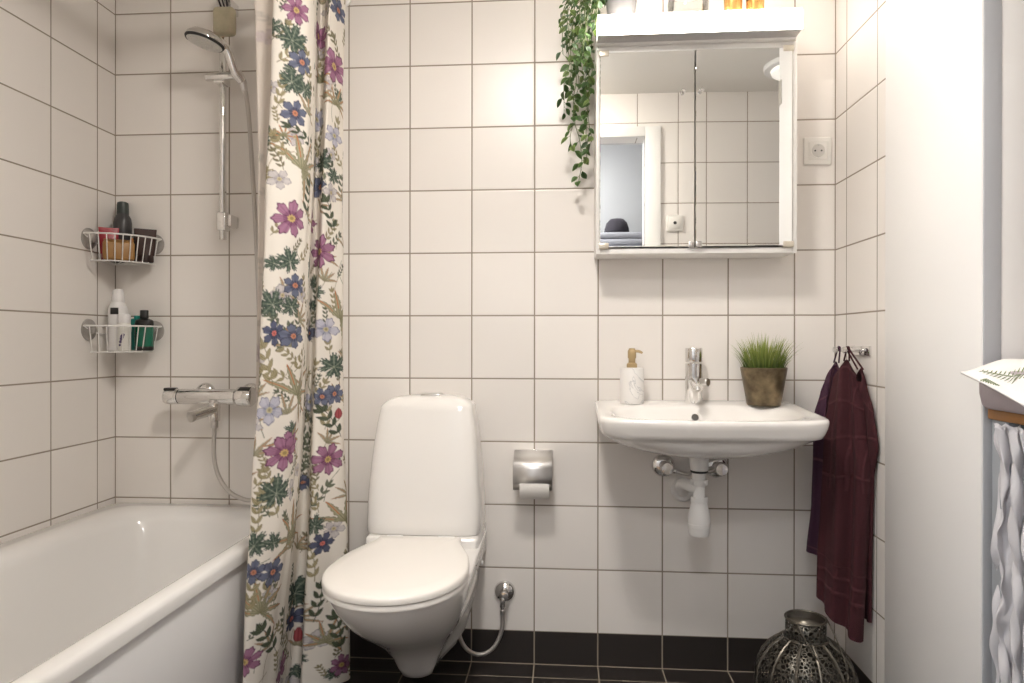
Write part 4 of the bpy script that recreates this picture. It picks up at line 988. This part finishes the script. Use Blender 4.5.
# ------------------------------------------------------------------ hat shelf in the hallway (seen in the mirror)
hs = thing('hat_shelf', 'white hat shelf on the hallway wall, reflected in mirror', 'shelf', (.4, HY, 1.60))
MB().box(.05, 1.05, HY, HY + .26, 1.60, 1.62, .003).build('shelf_board', M['trim'], hs, ang=30)
for xx in (.2, .9):
    MB().box(xx - .01, xx + .01, HY, HY + .20, 1.50, 1.60, .003).build('bracket', M['trim'], hs, ang=30)
bl = thing('folded_blanket', 'folded grey blanket on the hallway hat shelf', 'blanket', (.5, HY + .13, 1.62))
blm = mat('grey_wool', (.42, .42, .46, 1), .95, bump=.5, bscale=120)
for k in range(3):
    MB().box(.10 + .01 * k, .80 - .02 * k, HY + .03, HY + .23, 1.6205 + .045 * k, 1.664 + .045 * k, .018, 3).build('fold', blm, bl)
ht = thing('knitted_hat', 'dark knitted hat on the hallway hat shelf', 'hat', (.45, HY + .135, 1.756))
MB().lathe([(.078, 0), (.085, .01), (.082, .035), (.08, .036), (.07, .07), (.045, .095), (.0001, .104)], (.45, HY + .135, 1.757), n=28).build('crown', mat('dark_wool', (.04, .035, .045, 1), .95, bump=.6, bscale=90), ht)

# ------------------------------------------------------------------ shower curtain
CN = np.array([
    ( (-0.631, -0.035), (-0.638, -0.043), (-0.625, -0.050) ),
    ( (-0.568, -0.140), (-0.572, -0.145), (-0.548, -0.150) ),
    ( (-0.568, -0.205), (-0.581, -0.207), (-0.589, -0.210) ),
    ( (-0.576, -0.250), (-0.606, -0.255), (-0.645, -0.260) ),
    ( (-0.609, -0.200), (-0.636, -0.205), (-0.673, -0.210) ),
    ( (-0.624, -0.215), (-0.645, -0.223), (-0.703, -0.230) ),
    ( (-0.582, -0.375), (-0.600, -0.393), (-0.668, -0.410) ),
    ( (-0.608, -0.435), (-0.624, -0.465), (-0.676, -0.495) ),
    ( (-0.652, -0.450), (-0.668, -0.490), (-0.706, -0.530) ),
    ( (-0.667, -0.390), (-0.684, -0.425), (-0.714, -0.460) ),
])
def fold_row(z, nodes, k=14):
    """plan of the gathered cloth at height z, through the fold points"""
    a, b, c = 2.02, 1.13, .13
    w = np.array([(z - b) * (z - c) / ((a - b) * (a - c)), (z - a) * (z - c) / ((b - a) * (b - c)), (z - a) * (z - b) / ((c - a) * (c - b))])
    P = np.tensordot(nodes, w, axes=([1], [0])); n = len(P); out = []
    for i in range(n - 1):
        p0, p1, p2, p3 = P[max(0, i - 1)], P[i], P[i + 1], P[min(n - 1, i + 2)]
        for j in range(k):
            t = j / k; out.append(.5 * ((2 * p1) + (p2 - p0) * t + (2 * p0 - 5 * p1 + 4 * p2 - p3) * t * t + (3 * p1 - p0 - 3 * p2 + p3) * t ** 3))
    out.append(P[-1]); return np.array(out)
def arclen(r): return np.concatenate([[0], np.cumsum(np.linalg.norm(np.diff(r, axis=0), axis=1))])
CS = arclen(fold_row(1.13, CN)); CW = CS[-1]; CZB, CZT = .012, 2.085
PRINT = [
('g',0.587,1.809,1.15,0.046),
('p',0.577,1.884,1.17,0.038),
('b',0.558,1.752,1.30,0.033),
('p',0.331,1.913,1.70,0.038),
('b',0.184,1.991,1.70,0.033),
('p',0.206,1.819,1.70,0.048),
('g',0.587,1.699,1.13,0.041),
('g',0.544,1.686,1.70,0.028),
('b',0.576,1.613,1.13,0.036),
('w',0.324,1.671,1.70,0.036),
('w',0.196,1.620,1.70,0.031),
('o',0.551,1.471,1.54,0.112,150),
('g',0.264,1.541,1.70,0.036),
('g',0.192,1.504,1.70,0.026),
('b',0.289,1.473,1.70,0.033),
('p',0.577,1.339,1.11,0.048),
('p',0.370,1.365,1.70,0.036),
('d',0.210,1.387,1.70,0.046,70),
('p',0.258,1.280,1.70,0.048),
('g',0.575,1.233,1.11,0.038),
('g',0.418,1.232,1.70,0.033),
('b',0.552,1.167,1.37,0.031),
('g',0.618,1.121,0.93,0.043),
('g',0.562,1.115,1.26,0.031),
('g',0.321,1.128,1.70,0.023),
('o',0.160,1.088,1.70,0.107,150),
('c',0.609,1.042,0.97,0.033),
('b',0.550,1.035,1.53,0.033),
('b',0.328,1.045,1.70,0.023),
('w',0.216,1.056,1.51,0.036),
('y',0.622,0.961,0.93,0.056,70),
('o',0.523,0.878,1.70,0.112,140),
('g',0.184,0.953,1.60,0.043),
('b',0.179,0.867,1.44,0.031),
('b',0.223,0.862,1.28,0.026),
('w',0.609,0.848,0.98,0.038),
('w',0.304,0.844,1.70,0.028),
('d',0.189,0.782,1.47,0.051,60),
('r',0.160,0.807,1.53,0.015,90),
('o',0.550,0.772,1.57,0.066,230),
('p',0.545,0.756,1.57,0.033),
('p',0.561,0.734,1.31,0.046),
('p',0.198,0.678,1.32,0.046),
('y',0.620,0.684,0.96,0.036,120),
('g',0.579,0.640,1.17,0.048),
('y',0.626,0.576,0.96,0.046,90),
('o',0.455,0.485,1.70,0.107,85),
('b',0.318,0.607,1.70,0.023),
('y',0.240,0.564,0.85,0.041,60),
('g',0.232,0.496,0.92,0.036),
('o',0.139,0.484,1.70,0.102,130),
('c',0.209,0.436,1.08,0.033),
('g',0.628,0.517,0.97,0.038),
('g',0.578,0.512,1.20,0.028),
('b',0.626,0.445,0.98,0.031),
('b',0.571,0.431,1.26,0.036),
('g',0.326,0.291,1.70,0.051),
('c',0.340,0.215,1.70,0.033),
('o',0.605,0.339,1.06,0.102,110),
('y',0.632,0.386,1.01,0.046,100),
('r',0.312,0.157,0.85,0.020,80),
('y',0.235,0.382,0.85,0.051,80),
('d',0.562,0.253,1.46,0.051,60),
('d',0.170,0.160,0.89,0.056,80),
('d',0.218,0.265,0.95,0.051,100),
('p',0.641,0.226,1.66,0.036),
('p',0.435,0.113,1.70,0.043),
('p',0.161,0.065,0.90,0.033),
('o',0.199,0.144,0.96,0.077,110),
('o',0.605,1.548,1.02,0.036,100),
('y',0.616,1.660,0.97,0.041,100),
('y',0.614,1.522,0.97,0.036,60),
('d',0.502,1.403,1.70,0.046,100),
('y',0.532,1.748,1.70,0.036,80),
('o',0.303,1.783,1.70,0.066,100),
('o',0.187,1.712,1.70,0.061,100),
('d',0.547,1.561,1.55,0.036,30),
('d',0.216,1.533,1.70,0.036,60),
('y',0.601,0.938,1.00,0.041,20),
('y',0.508,0.973,1.70,0.036,120),
]
def to_lin(c): return np.array([lin(v) for v in c], dtype=np.float32)
class Cloth:
    """the printed fabric, drawn flat in its own measure (metres across, metres up)"""
    def __init__(s, W, Z0, Z1, step, base):
        s.st = step; s.Z0 = Z0; s.nx = int(W / step) + 1; s.nz = int((Z1 - Z0) / step) + 1
        s.im = np.tile(to_lin(base), (s.nz, s.nx, 1)).astype(np.float32)
        s.rng = np.random.RandomState(5)
    def win(s, x, z, kx, R):
        i0, i1 = max(0, int((x - R * kx) / s.st)), min(s.nx, int((x + R * kx) / s.st) + 2)
        j0, j1 = max(0, int((z - R - s.Z0) / s.st)), min(s.nz, int((z + R - s.Z0) / s.st) + 2)
        if i1 <= i0 or j1 <= j0: return None
        X, Zz = np.meshgrid(np.arange(i0, i1) * s.st, np.arange(j0, j1) * s.st + s.Z0)
        return (slice(j0, j1), slice(i0, i1)), (X - x) / kx, Zz - z
    def put(s, sl, mask, col):
        v = s.im[sl]; m = mask[..., None].astype(np.float32) if mask.dtype == bool else mask[..., None]
        if col.ndim == 1: col = col[None, None, :]
        s.im[sl] = v * (1 - m) + col * m
    def flower(s, x, z, kx, R, c0, c1, cen, n=7, rot=0.):
        q = s.win(x, z, kx, R * 1.05)
        if not q: return
        sl, X, Y = q; r = np.hypot(X, Y); a = np.arctan2(Y, X) + rot
        rad = R * (.42 + .58 * np.abs(np.cos(n * a / 2)) ** .55) * (1 + .05 * np.cos(a * n * 3))
        streak = .5 + .5 * np.cos(a * n * 4 + 6 * np.sin(a * 3))
        t = np.clip(r / R, 0, 1)
        f = np.clip(.15 + .55 * streak * (1 - t * .6) + .5 * (t < .42) * (1 - t), 0, 1)
        col = to_lin(c0)[None, None] * (1 - f[..., None]) + to_lin(c1)[None, None] * f[..., None]
        s.put(sl, r < rad, col)
        s.put(sl, (r < rad) & (r > rad * .92), to_lin(c1) * .8)
        s.put(sl, (np.abs(np.sin(n * a / 2)) > .985) & (r < rad * 1.0), to_lin(c1) * .6)
        s.put(sl, r < R * (.2 + .03 * np.cos(9 * a)), to_lin(cen)); s.put(sl, (r < R * .1), to_lin([c * .75 for c in cen]))
    def palm(s, x, z, kx, R, rot):
        q = s.win(x, z, kx, R * 1.1)
        if not q: return
        sl, X, Y = q; Y = Y + R * .15; r = np.hypot(X, Y); a = np.arctan2(Y, X) - PI / 2 - rot; a = (a + PI) % (2 * PI) - PI
        lobes = np.abs(np.cos(a * 3.5)); rad = R * (.46 + .54 * lobes ** .7) * (1 - .28 * np.abs(a) / PI) * (1 + .085 * np.sign(np.cos(a * 33)))
        ok = (r < rad) & (np.abs(a) < PI * .97)
        f = np.clip(.5 + .5 * np.cos(a * 7), 0, 1) * .55 + .25 * np.sin(r / R * 26)
        col = to_lin((58, 74, 66))[None, None] * (1 - np.clip(f, 0, 1)[..., None]) + to_lin((104, 118, 104))[None, None] * np.clip(f, 0, 1)[..., None]
        s.put(sl, ok, col)
        v = (np.abs(np.sin(a * 3.5)) * r < R * .035) & ok; s.put(sl, v, to_lin((160, 166, 148)))
        s.put(sl, ok & (r > rad * .94), to_lin((48, 60, 54)))
    def blade(s, x, z, kx, ang, L, W, c0, c1, cm, bend=.0, teeth=0.):
        q = s.win(x, z, kx, L * 1.05)
        if not q: return
        sl, X, Y = q; ca, sa = math.cos(ang), math.sin(ang)
        t = (X * ca + Y * sa) / L; w = (-X * sa + Y * ca) - bend * L * t * t
        tt = np.clip(t, 0, 1); wid = W * np.sin(PI * tt ** .85) ** .8 * (1 + teeth * np.sign(np.sin(tt * 34)))
        ok = (t > 0) & (t < 1) & (np.abs(w) < wid)
        f = np.clip(np.abs(w) / (wid + 1e-6), 0, 1) ** 1.5
        col = to_lin(c0)[None, None] * (1 - f[..., None]) + to_lin(c1)[None, None] * f[..., None]
        s.put(sl, ok, col)
        s.put(sl, ok & (np.abs(w) < .0011) & (tt > .25), to_lin(cm))
        s.put(sl, (t > 0) & (t < .35) & (np.abs(w) < .0011), to_lin(c1))
    def stem(s, pts, w, c, kx=1.):
        pts = catmull([Vector((p[0], p[1], 0)) for p in pts], 8)
        for a, b in zip(pts, pts[1:]):
            m_ = (a + b) / 2; R = (b - a).length / 2 + w
            q = s.win(m_.x, m_.y, 1, R)
            if not q: continue
            sl, X, Y = q; d = (b - a); L2 = max(1e-9, d.length_squared)
            t = np.clip(((X + m_.x - a.x) * d.x + (Y + m_.y - a.y) * d.y) / L2, 0, 1)
            s.put(sl, np.hypot(X + m_.x - a.x - t * d.x, (Y + m_.y - a.y - t * d.y)) < w, to_lin(c))
    def sprig(s, x, z, kx, R, ang, c0, c1, pairs=4):
        ca, sa = math.cos(ang), math.sin(ang)
        P = [(x + kx * (ca * R * (t - .5) * 2 - sa * .15 * R * math.sin(3 * t)), z + sa * R * (t - .5) * 2 + ca * .15 * R * math.sin(3 * t)) for t in (0, .25, .5, .75, 1)]
        s.stem(P, .0011, c1)
        for k in range(pairs):
            t = (k + .6) / pairs; bx, bz = x + kx * ca * R * (t - .5) * 2, z + sa * R * (t - .5) * 2
            for sg in (-1, 1): s.blade(bx, bz, kx, ang + sg * .85, R * .55, R * .12, c0, c1, c1, bend=-.15 * sg)
        s.blade(x + kx * ca * R * .9, z + sa * R * .9, kx, ang, R * .5, R * .11, c0, c1, c1)
def draw_print(cl, motifs, seed=3):
    rnd = random.Random(seed)
    for k in range(120):                                    # thin stems between the motifs
        x, z = rnd.uniform(0, CW), rnd.uniform(CZB, CZT); a = rnd.uniform(.9, 2.2); L = rnd.uniform(.04, .10)
        cl.stem([(x, z), (x + L * .5 * math.cos(a) + rnd.uniform(-.01, .01), z + L * .5 * math.sin(a)), (x + L * math.cos(a + .3), z + L * math.sin(a + .3))], .0010, rnd.choice(((150, 145, 118), (118, 120, 98), (165, 150, 128))))
    for k in range(215):
        x, z = rnd.uniform(0, CW), rnd.uniform(CZB, CZT)
        cl.sprig(x, z, 1.2, rnd.uniform(.018, .042), rnd.uniform(.6, 2.4), *rnd.choice((((176, 168, 138), (138, 128, 98)), ((128, 132, 112), (88, 94, 78)), ((150, 146, 122), (110, 104, 80)))))
    for k in range(38):
        x, z, a = rnd.uniform(0, CW), rnd.uniform(CZB, CZT), rnd.uniform(1, 2.6)
        for i in range(5): cl.blade(x, z, 1.3, a + (i - 2) * .5, rnd.uniform(.035, .06), .0042, (186, 180, 158), (136, 130, 106), (170, 128, 96), bend=.1 * (i - 2), teeth=.1)
    for k in range(30): cl.flower(rnd.uniform(0, CW), rnd.uniform(CZB, CZT), 1.3, rnd.uniform(.018, .030), (214, 208, 206), (160, 154, 160), (200, 186, 150), 5, k)
    for k in range(26): cl.palm(rnd.uniform(0, CW), rnd.uniform(CZB, CZT), 1.3, rnd.uniform(.016, .026), rnd.uniform(-2, 2))
    order = {'o': 0, 'y': 1, 'd': 1, 'g': 2, 'w': 3, 'b': 3, 'c': 3, 'p': 4, 'r': 4}
    for mo in sorted(motifs, key=lambda q: order[q[0]]):
        k, x, z, kx, R = mo[:5]; ang = math.radians(mo[5]) if len(mo) > 5 else rnd.uniform(0, 6)
        if k == 'p': cl.flower(x, z, kx, R, (176, 128, 156), (112, 62, 96), (206, 178, 118), 7, ang)
        elif k == 'b': cl.flower(x, z, kx, R, (118, 124, 148), (60, 64, 86), (206, 138, 108), 6, ang)
        elif k == 'c': cl.flower(x, z, kx, R, (98, 104, 130), (52, 56, 78), (216, 120, 110), 6, ang)
        elif k == 'w': cl.flower(x, z, kx, R, (206, 204, 214), (140, 142, 166), (196, 186, 150), 5, ang)
        elif k == 'g': cl.palm(x, z, kx, R, rnd.uniform(-.9, .9))
        elif k == 'o':
            n = 7
            for i in range(n):
                a_ = ang + (i - 3) * .55; cl.blade(x, z, kx, a_, R * (1 - .10 * abs(i - 3)), R * .070, (176, 172, 146), (126, 122, 94), (188, 116, 74), bend=.16 * (i - 2) / 2, teeth=.12)
        elif k == 'y': cl.sprig(x, z, kx, R, ang, (182, 172, 140), (132, 122, 90), 4)
        elif k == 'd': cl.sprig(x, z, kx, R, ang, (96, 106, 84), (60, 68, 54), 4)
        elif k == 'r': cl.blade(x, z - R, kx, PI / 2, R * 2.2, R * .7, (176, 84, 88), (120, 50, 58), (120, 50, 58))
def hang(name, nodes, parent, cl, mtl, nu, nz, zb, zt, wave=.0025):
    vs = []; S0 = arclen(fold_row(1.13, nodes)); us = np.linspace(0, S0[-1], nu + 1)
    zz = np.linspace(zb, zt, nz + 1)
    for z in zz:
        r = fold_row(z, nodes); x = np.interp(us, S0, r[:, 0]); y = np.interp(us, S0, r[:, 1])
        x = x + wave * np.sin(z * 7 + us * 40) * (1.2 - z / 2.1) + wave * .5 * np.sin(z * 17 + us * 95)
        vs.append(np.stack([np.minimum(x, 9), y, np.full_like(x, z)], 1))
    vs = np.concatenate(vs); w = nu + 1
    fs = [(j * w + i, j * w + i + 1, (j + 1) * w + i + 1, (j + 1) * w + i) for j in range(nz) for i in range(nu)]
    me = bpy.data.meshes.new(name); o = bpy.data.objects.new(name, me); COL.objects.link(o); o.parent = parent; org = ORG[parent.name]; ORG[o.name] = org
    me.from_pydata((vs - np.array(org[:])).tolist(), [], fs)
    xi = np.clip(np.rint(us / cl.st).astype(int), 1, cl.nx - 2); zi = np.clip(np.rint((zz - cl.Z0) / cl.st).astype(int), 1, cl.nz - 2)
    im = cl.im; sm = (im[1:-1, 1:-1] * 2 + im[:-2, 1:-1] + im[2:, 1:-1] + im[1:-1, :-2] + im[1:-1, 2:]) / 6
    col = sm[np.ix_(zi - 1, xi - 1)].reshape(-1, 3); col = np.concatenate([col, np.ones((len(col), 1), np.float32)], 1)
    ca = me.color_attributes.new('print', 'FLOAT_COLOR', 'POINT'); ca.data.foreach_set('color', col.astype(np.float32).ravel())
    me.shade_smooth(); me.materials.append(mtl); return o
fab = bpy.data.materials.new('printed_cotton'); fab.use_nodes = True
t_ = NT(fab); b_ = t_.n['Principled BSDF']; b_.inputs['Roughness'].default_value = .85
at = t_.node('ShaderNodeVertexColor', layer_name='print'); t_.link(at.outputs['Color'], b_.inputs['Base Color'])
tc = t_.node('ShaderNodeTexCoord'); nz = t_.node('ShaderNodeTexNoise'); nz.inputs['Scale'].default_value = 60; t_.link(tc.outputs['Object'], nz.inputs['Vector'])
bp = t_.node('ShaderNodeBump'); bp.inputs['Strength'].default_value = .12; bp.inputs['Distance'].default_value = .002; t_.link(nz.outputs['Fac'], bp.inputs['Height']); t_.link(bp.outputs[0], b_.inputs['Normal'])
tl = t_.node('ShaderNodeBsdfTranslucent'); t_.link(at.outputs['Color'], tl.inputs[0]); ms = t_.node('ShaderNodeMixShader'); ms.inputs[0].default_value = .18
t_.link(b_.outputs[0], ms.inputs[1]); t_.link(tl.outputs[0], ms.inputs[2]); t_.link(ms.outputs[0], t_.n['Material Output'].inputs[0])
cu = thing('shower_curtain', 'floor-length shower curtain printed with flowers and leaves', 'shower curtain', (-.62, -.27, CZB))
cloth = Cloth(CW, CZB, CZT, .0011, (235, 229, 220)); draw_print(cloth, PRINT)
hang('curtain_cloth', CN, cu, cloth, fab, 322, 924, CZB, CZT)
LN = np.array([((-.612, -.405), (-.640, -.420), (-.700, -.455)), ((-.650, -.398), (-.668, -.418), (-.708, -.462)), ((-.700, -.392), (-.698, -.420), (-.715, -.470)), ((-.735, -.398), (-.7095, -.425), (-.7195, -.485)), ((-.731, -.36), (-.706, -.38), (-.716, -.44))])
pale = Cloth(.2, CZB, CZT, .0022, (214, 205, 196))
rnd = random.Random(8)
for k in range(34):
    x, z = rnd.uniform(.01, .13), rnd.uniform(CZB, CZT)
    if k % 3: pale.sprig(x, z, 1, rnd.uniform(.02, .04), rnd.uniform(.5, 2.5), (204, 196, 188), (188, 182, 174), 4)
    else: pale.flower(x, z, 1, rnd.uniform(.02, .035), (206, 194, 194), (190, 178, 180), (206, 194, 184), 6, k)
lab(hang('reverse_side', LN, cu, pale, fab, 60, 400, CZB, CZT, .0015), 'pale reverse side of the curtain with faint print')
rod = thing('curtain_rod', 'white shower curtain rod above the bathtub edge', 'curtain rod', (-.618, -.78, 2.12))
MB().tube([(-.618, 0, 2.125), (-.618, YD, 2.125)], .0125, 20).build('rod', M['trim'], rod)
for yy, dd in ((0, -1), (YD, 1)): MB().lathe([(.026, 0), (.026, .006), (.016, .012), (.0001, .012)], (-.618, yy, 2.125), (0, dd, 0), 24).build('end_cap', M['trim'], rod)
for k in range(8):
    y = -.06 - .052 * k
    MB().tube([(-.618 + .020 * math.sin(2 * PI * j / 18), y, 2.117 + .024 * math.cos(2 * PI * j / 18)) for j in range(19)], .0022, 8).build('curtain_ring', M['trim'], cu)


# ------------------------------------------------------------------ camera, world, view
cam = bpy.data.cameras.new('camera'); co = bpy.data.objects.new('camera', cam); COL.objects.link(co)
cam.sensor_width = 36; cam.lens = 689.5826 / 1024 * 36; cam.clip_start = .02
yaw, pitch, roll = .0759873, -.0014708, .001042
r = Vector((math.cos(yaw), math.sin(yaw), 0)); f = Vector((-math.sin(yaw) * math.cos(pitch), math.cos(yaw) * math.cos(pitch), math.sin(pitch))); u = r.cross(f)
r2 = r * math.cos(roll) + u * math.sin(roll); u2 = -r * math.sin(roll) + u * math.cos(roll)
co.matrix_world = Matrix(((r2.x, u2.x, -f.x, .0946766), (r2.y, u2.y, -f.y, -2.1812264), (r2.z, u2.z, -f.z, 1.0245753), (0, 0, 0, 1)))
SC.camera = co
wd = bpy.data.worlds.new('world'); SC.world = wd; wd.use_nodes = True
wd.node_tree.nodes['Background'].inputs[0].default_value = (.8, .85, 1, 1); wd.node_tree.nodes['Background'].inputs[1].default_value = .3
vs_ = SC.view_settings
vs_.view_transform = 'Standard'; vs_.look = 'None'; vs_.gamma = 1; vs_.exposure = 0.66; vs_.use_curve_mapping = False
SC.cycles.use_denoising = True
SC.cycles.max_bounces = 10; SC.cycles.diffuse_bounces = 6; SC.cycles.glossy_bounces = 6; SC.cycles.transparent_max_bounces = 12
SC.cycles.sample_clamp_indirect = 6
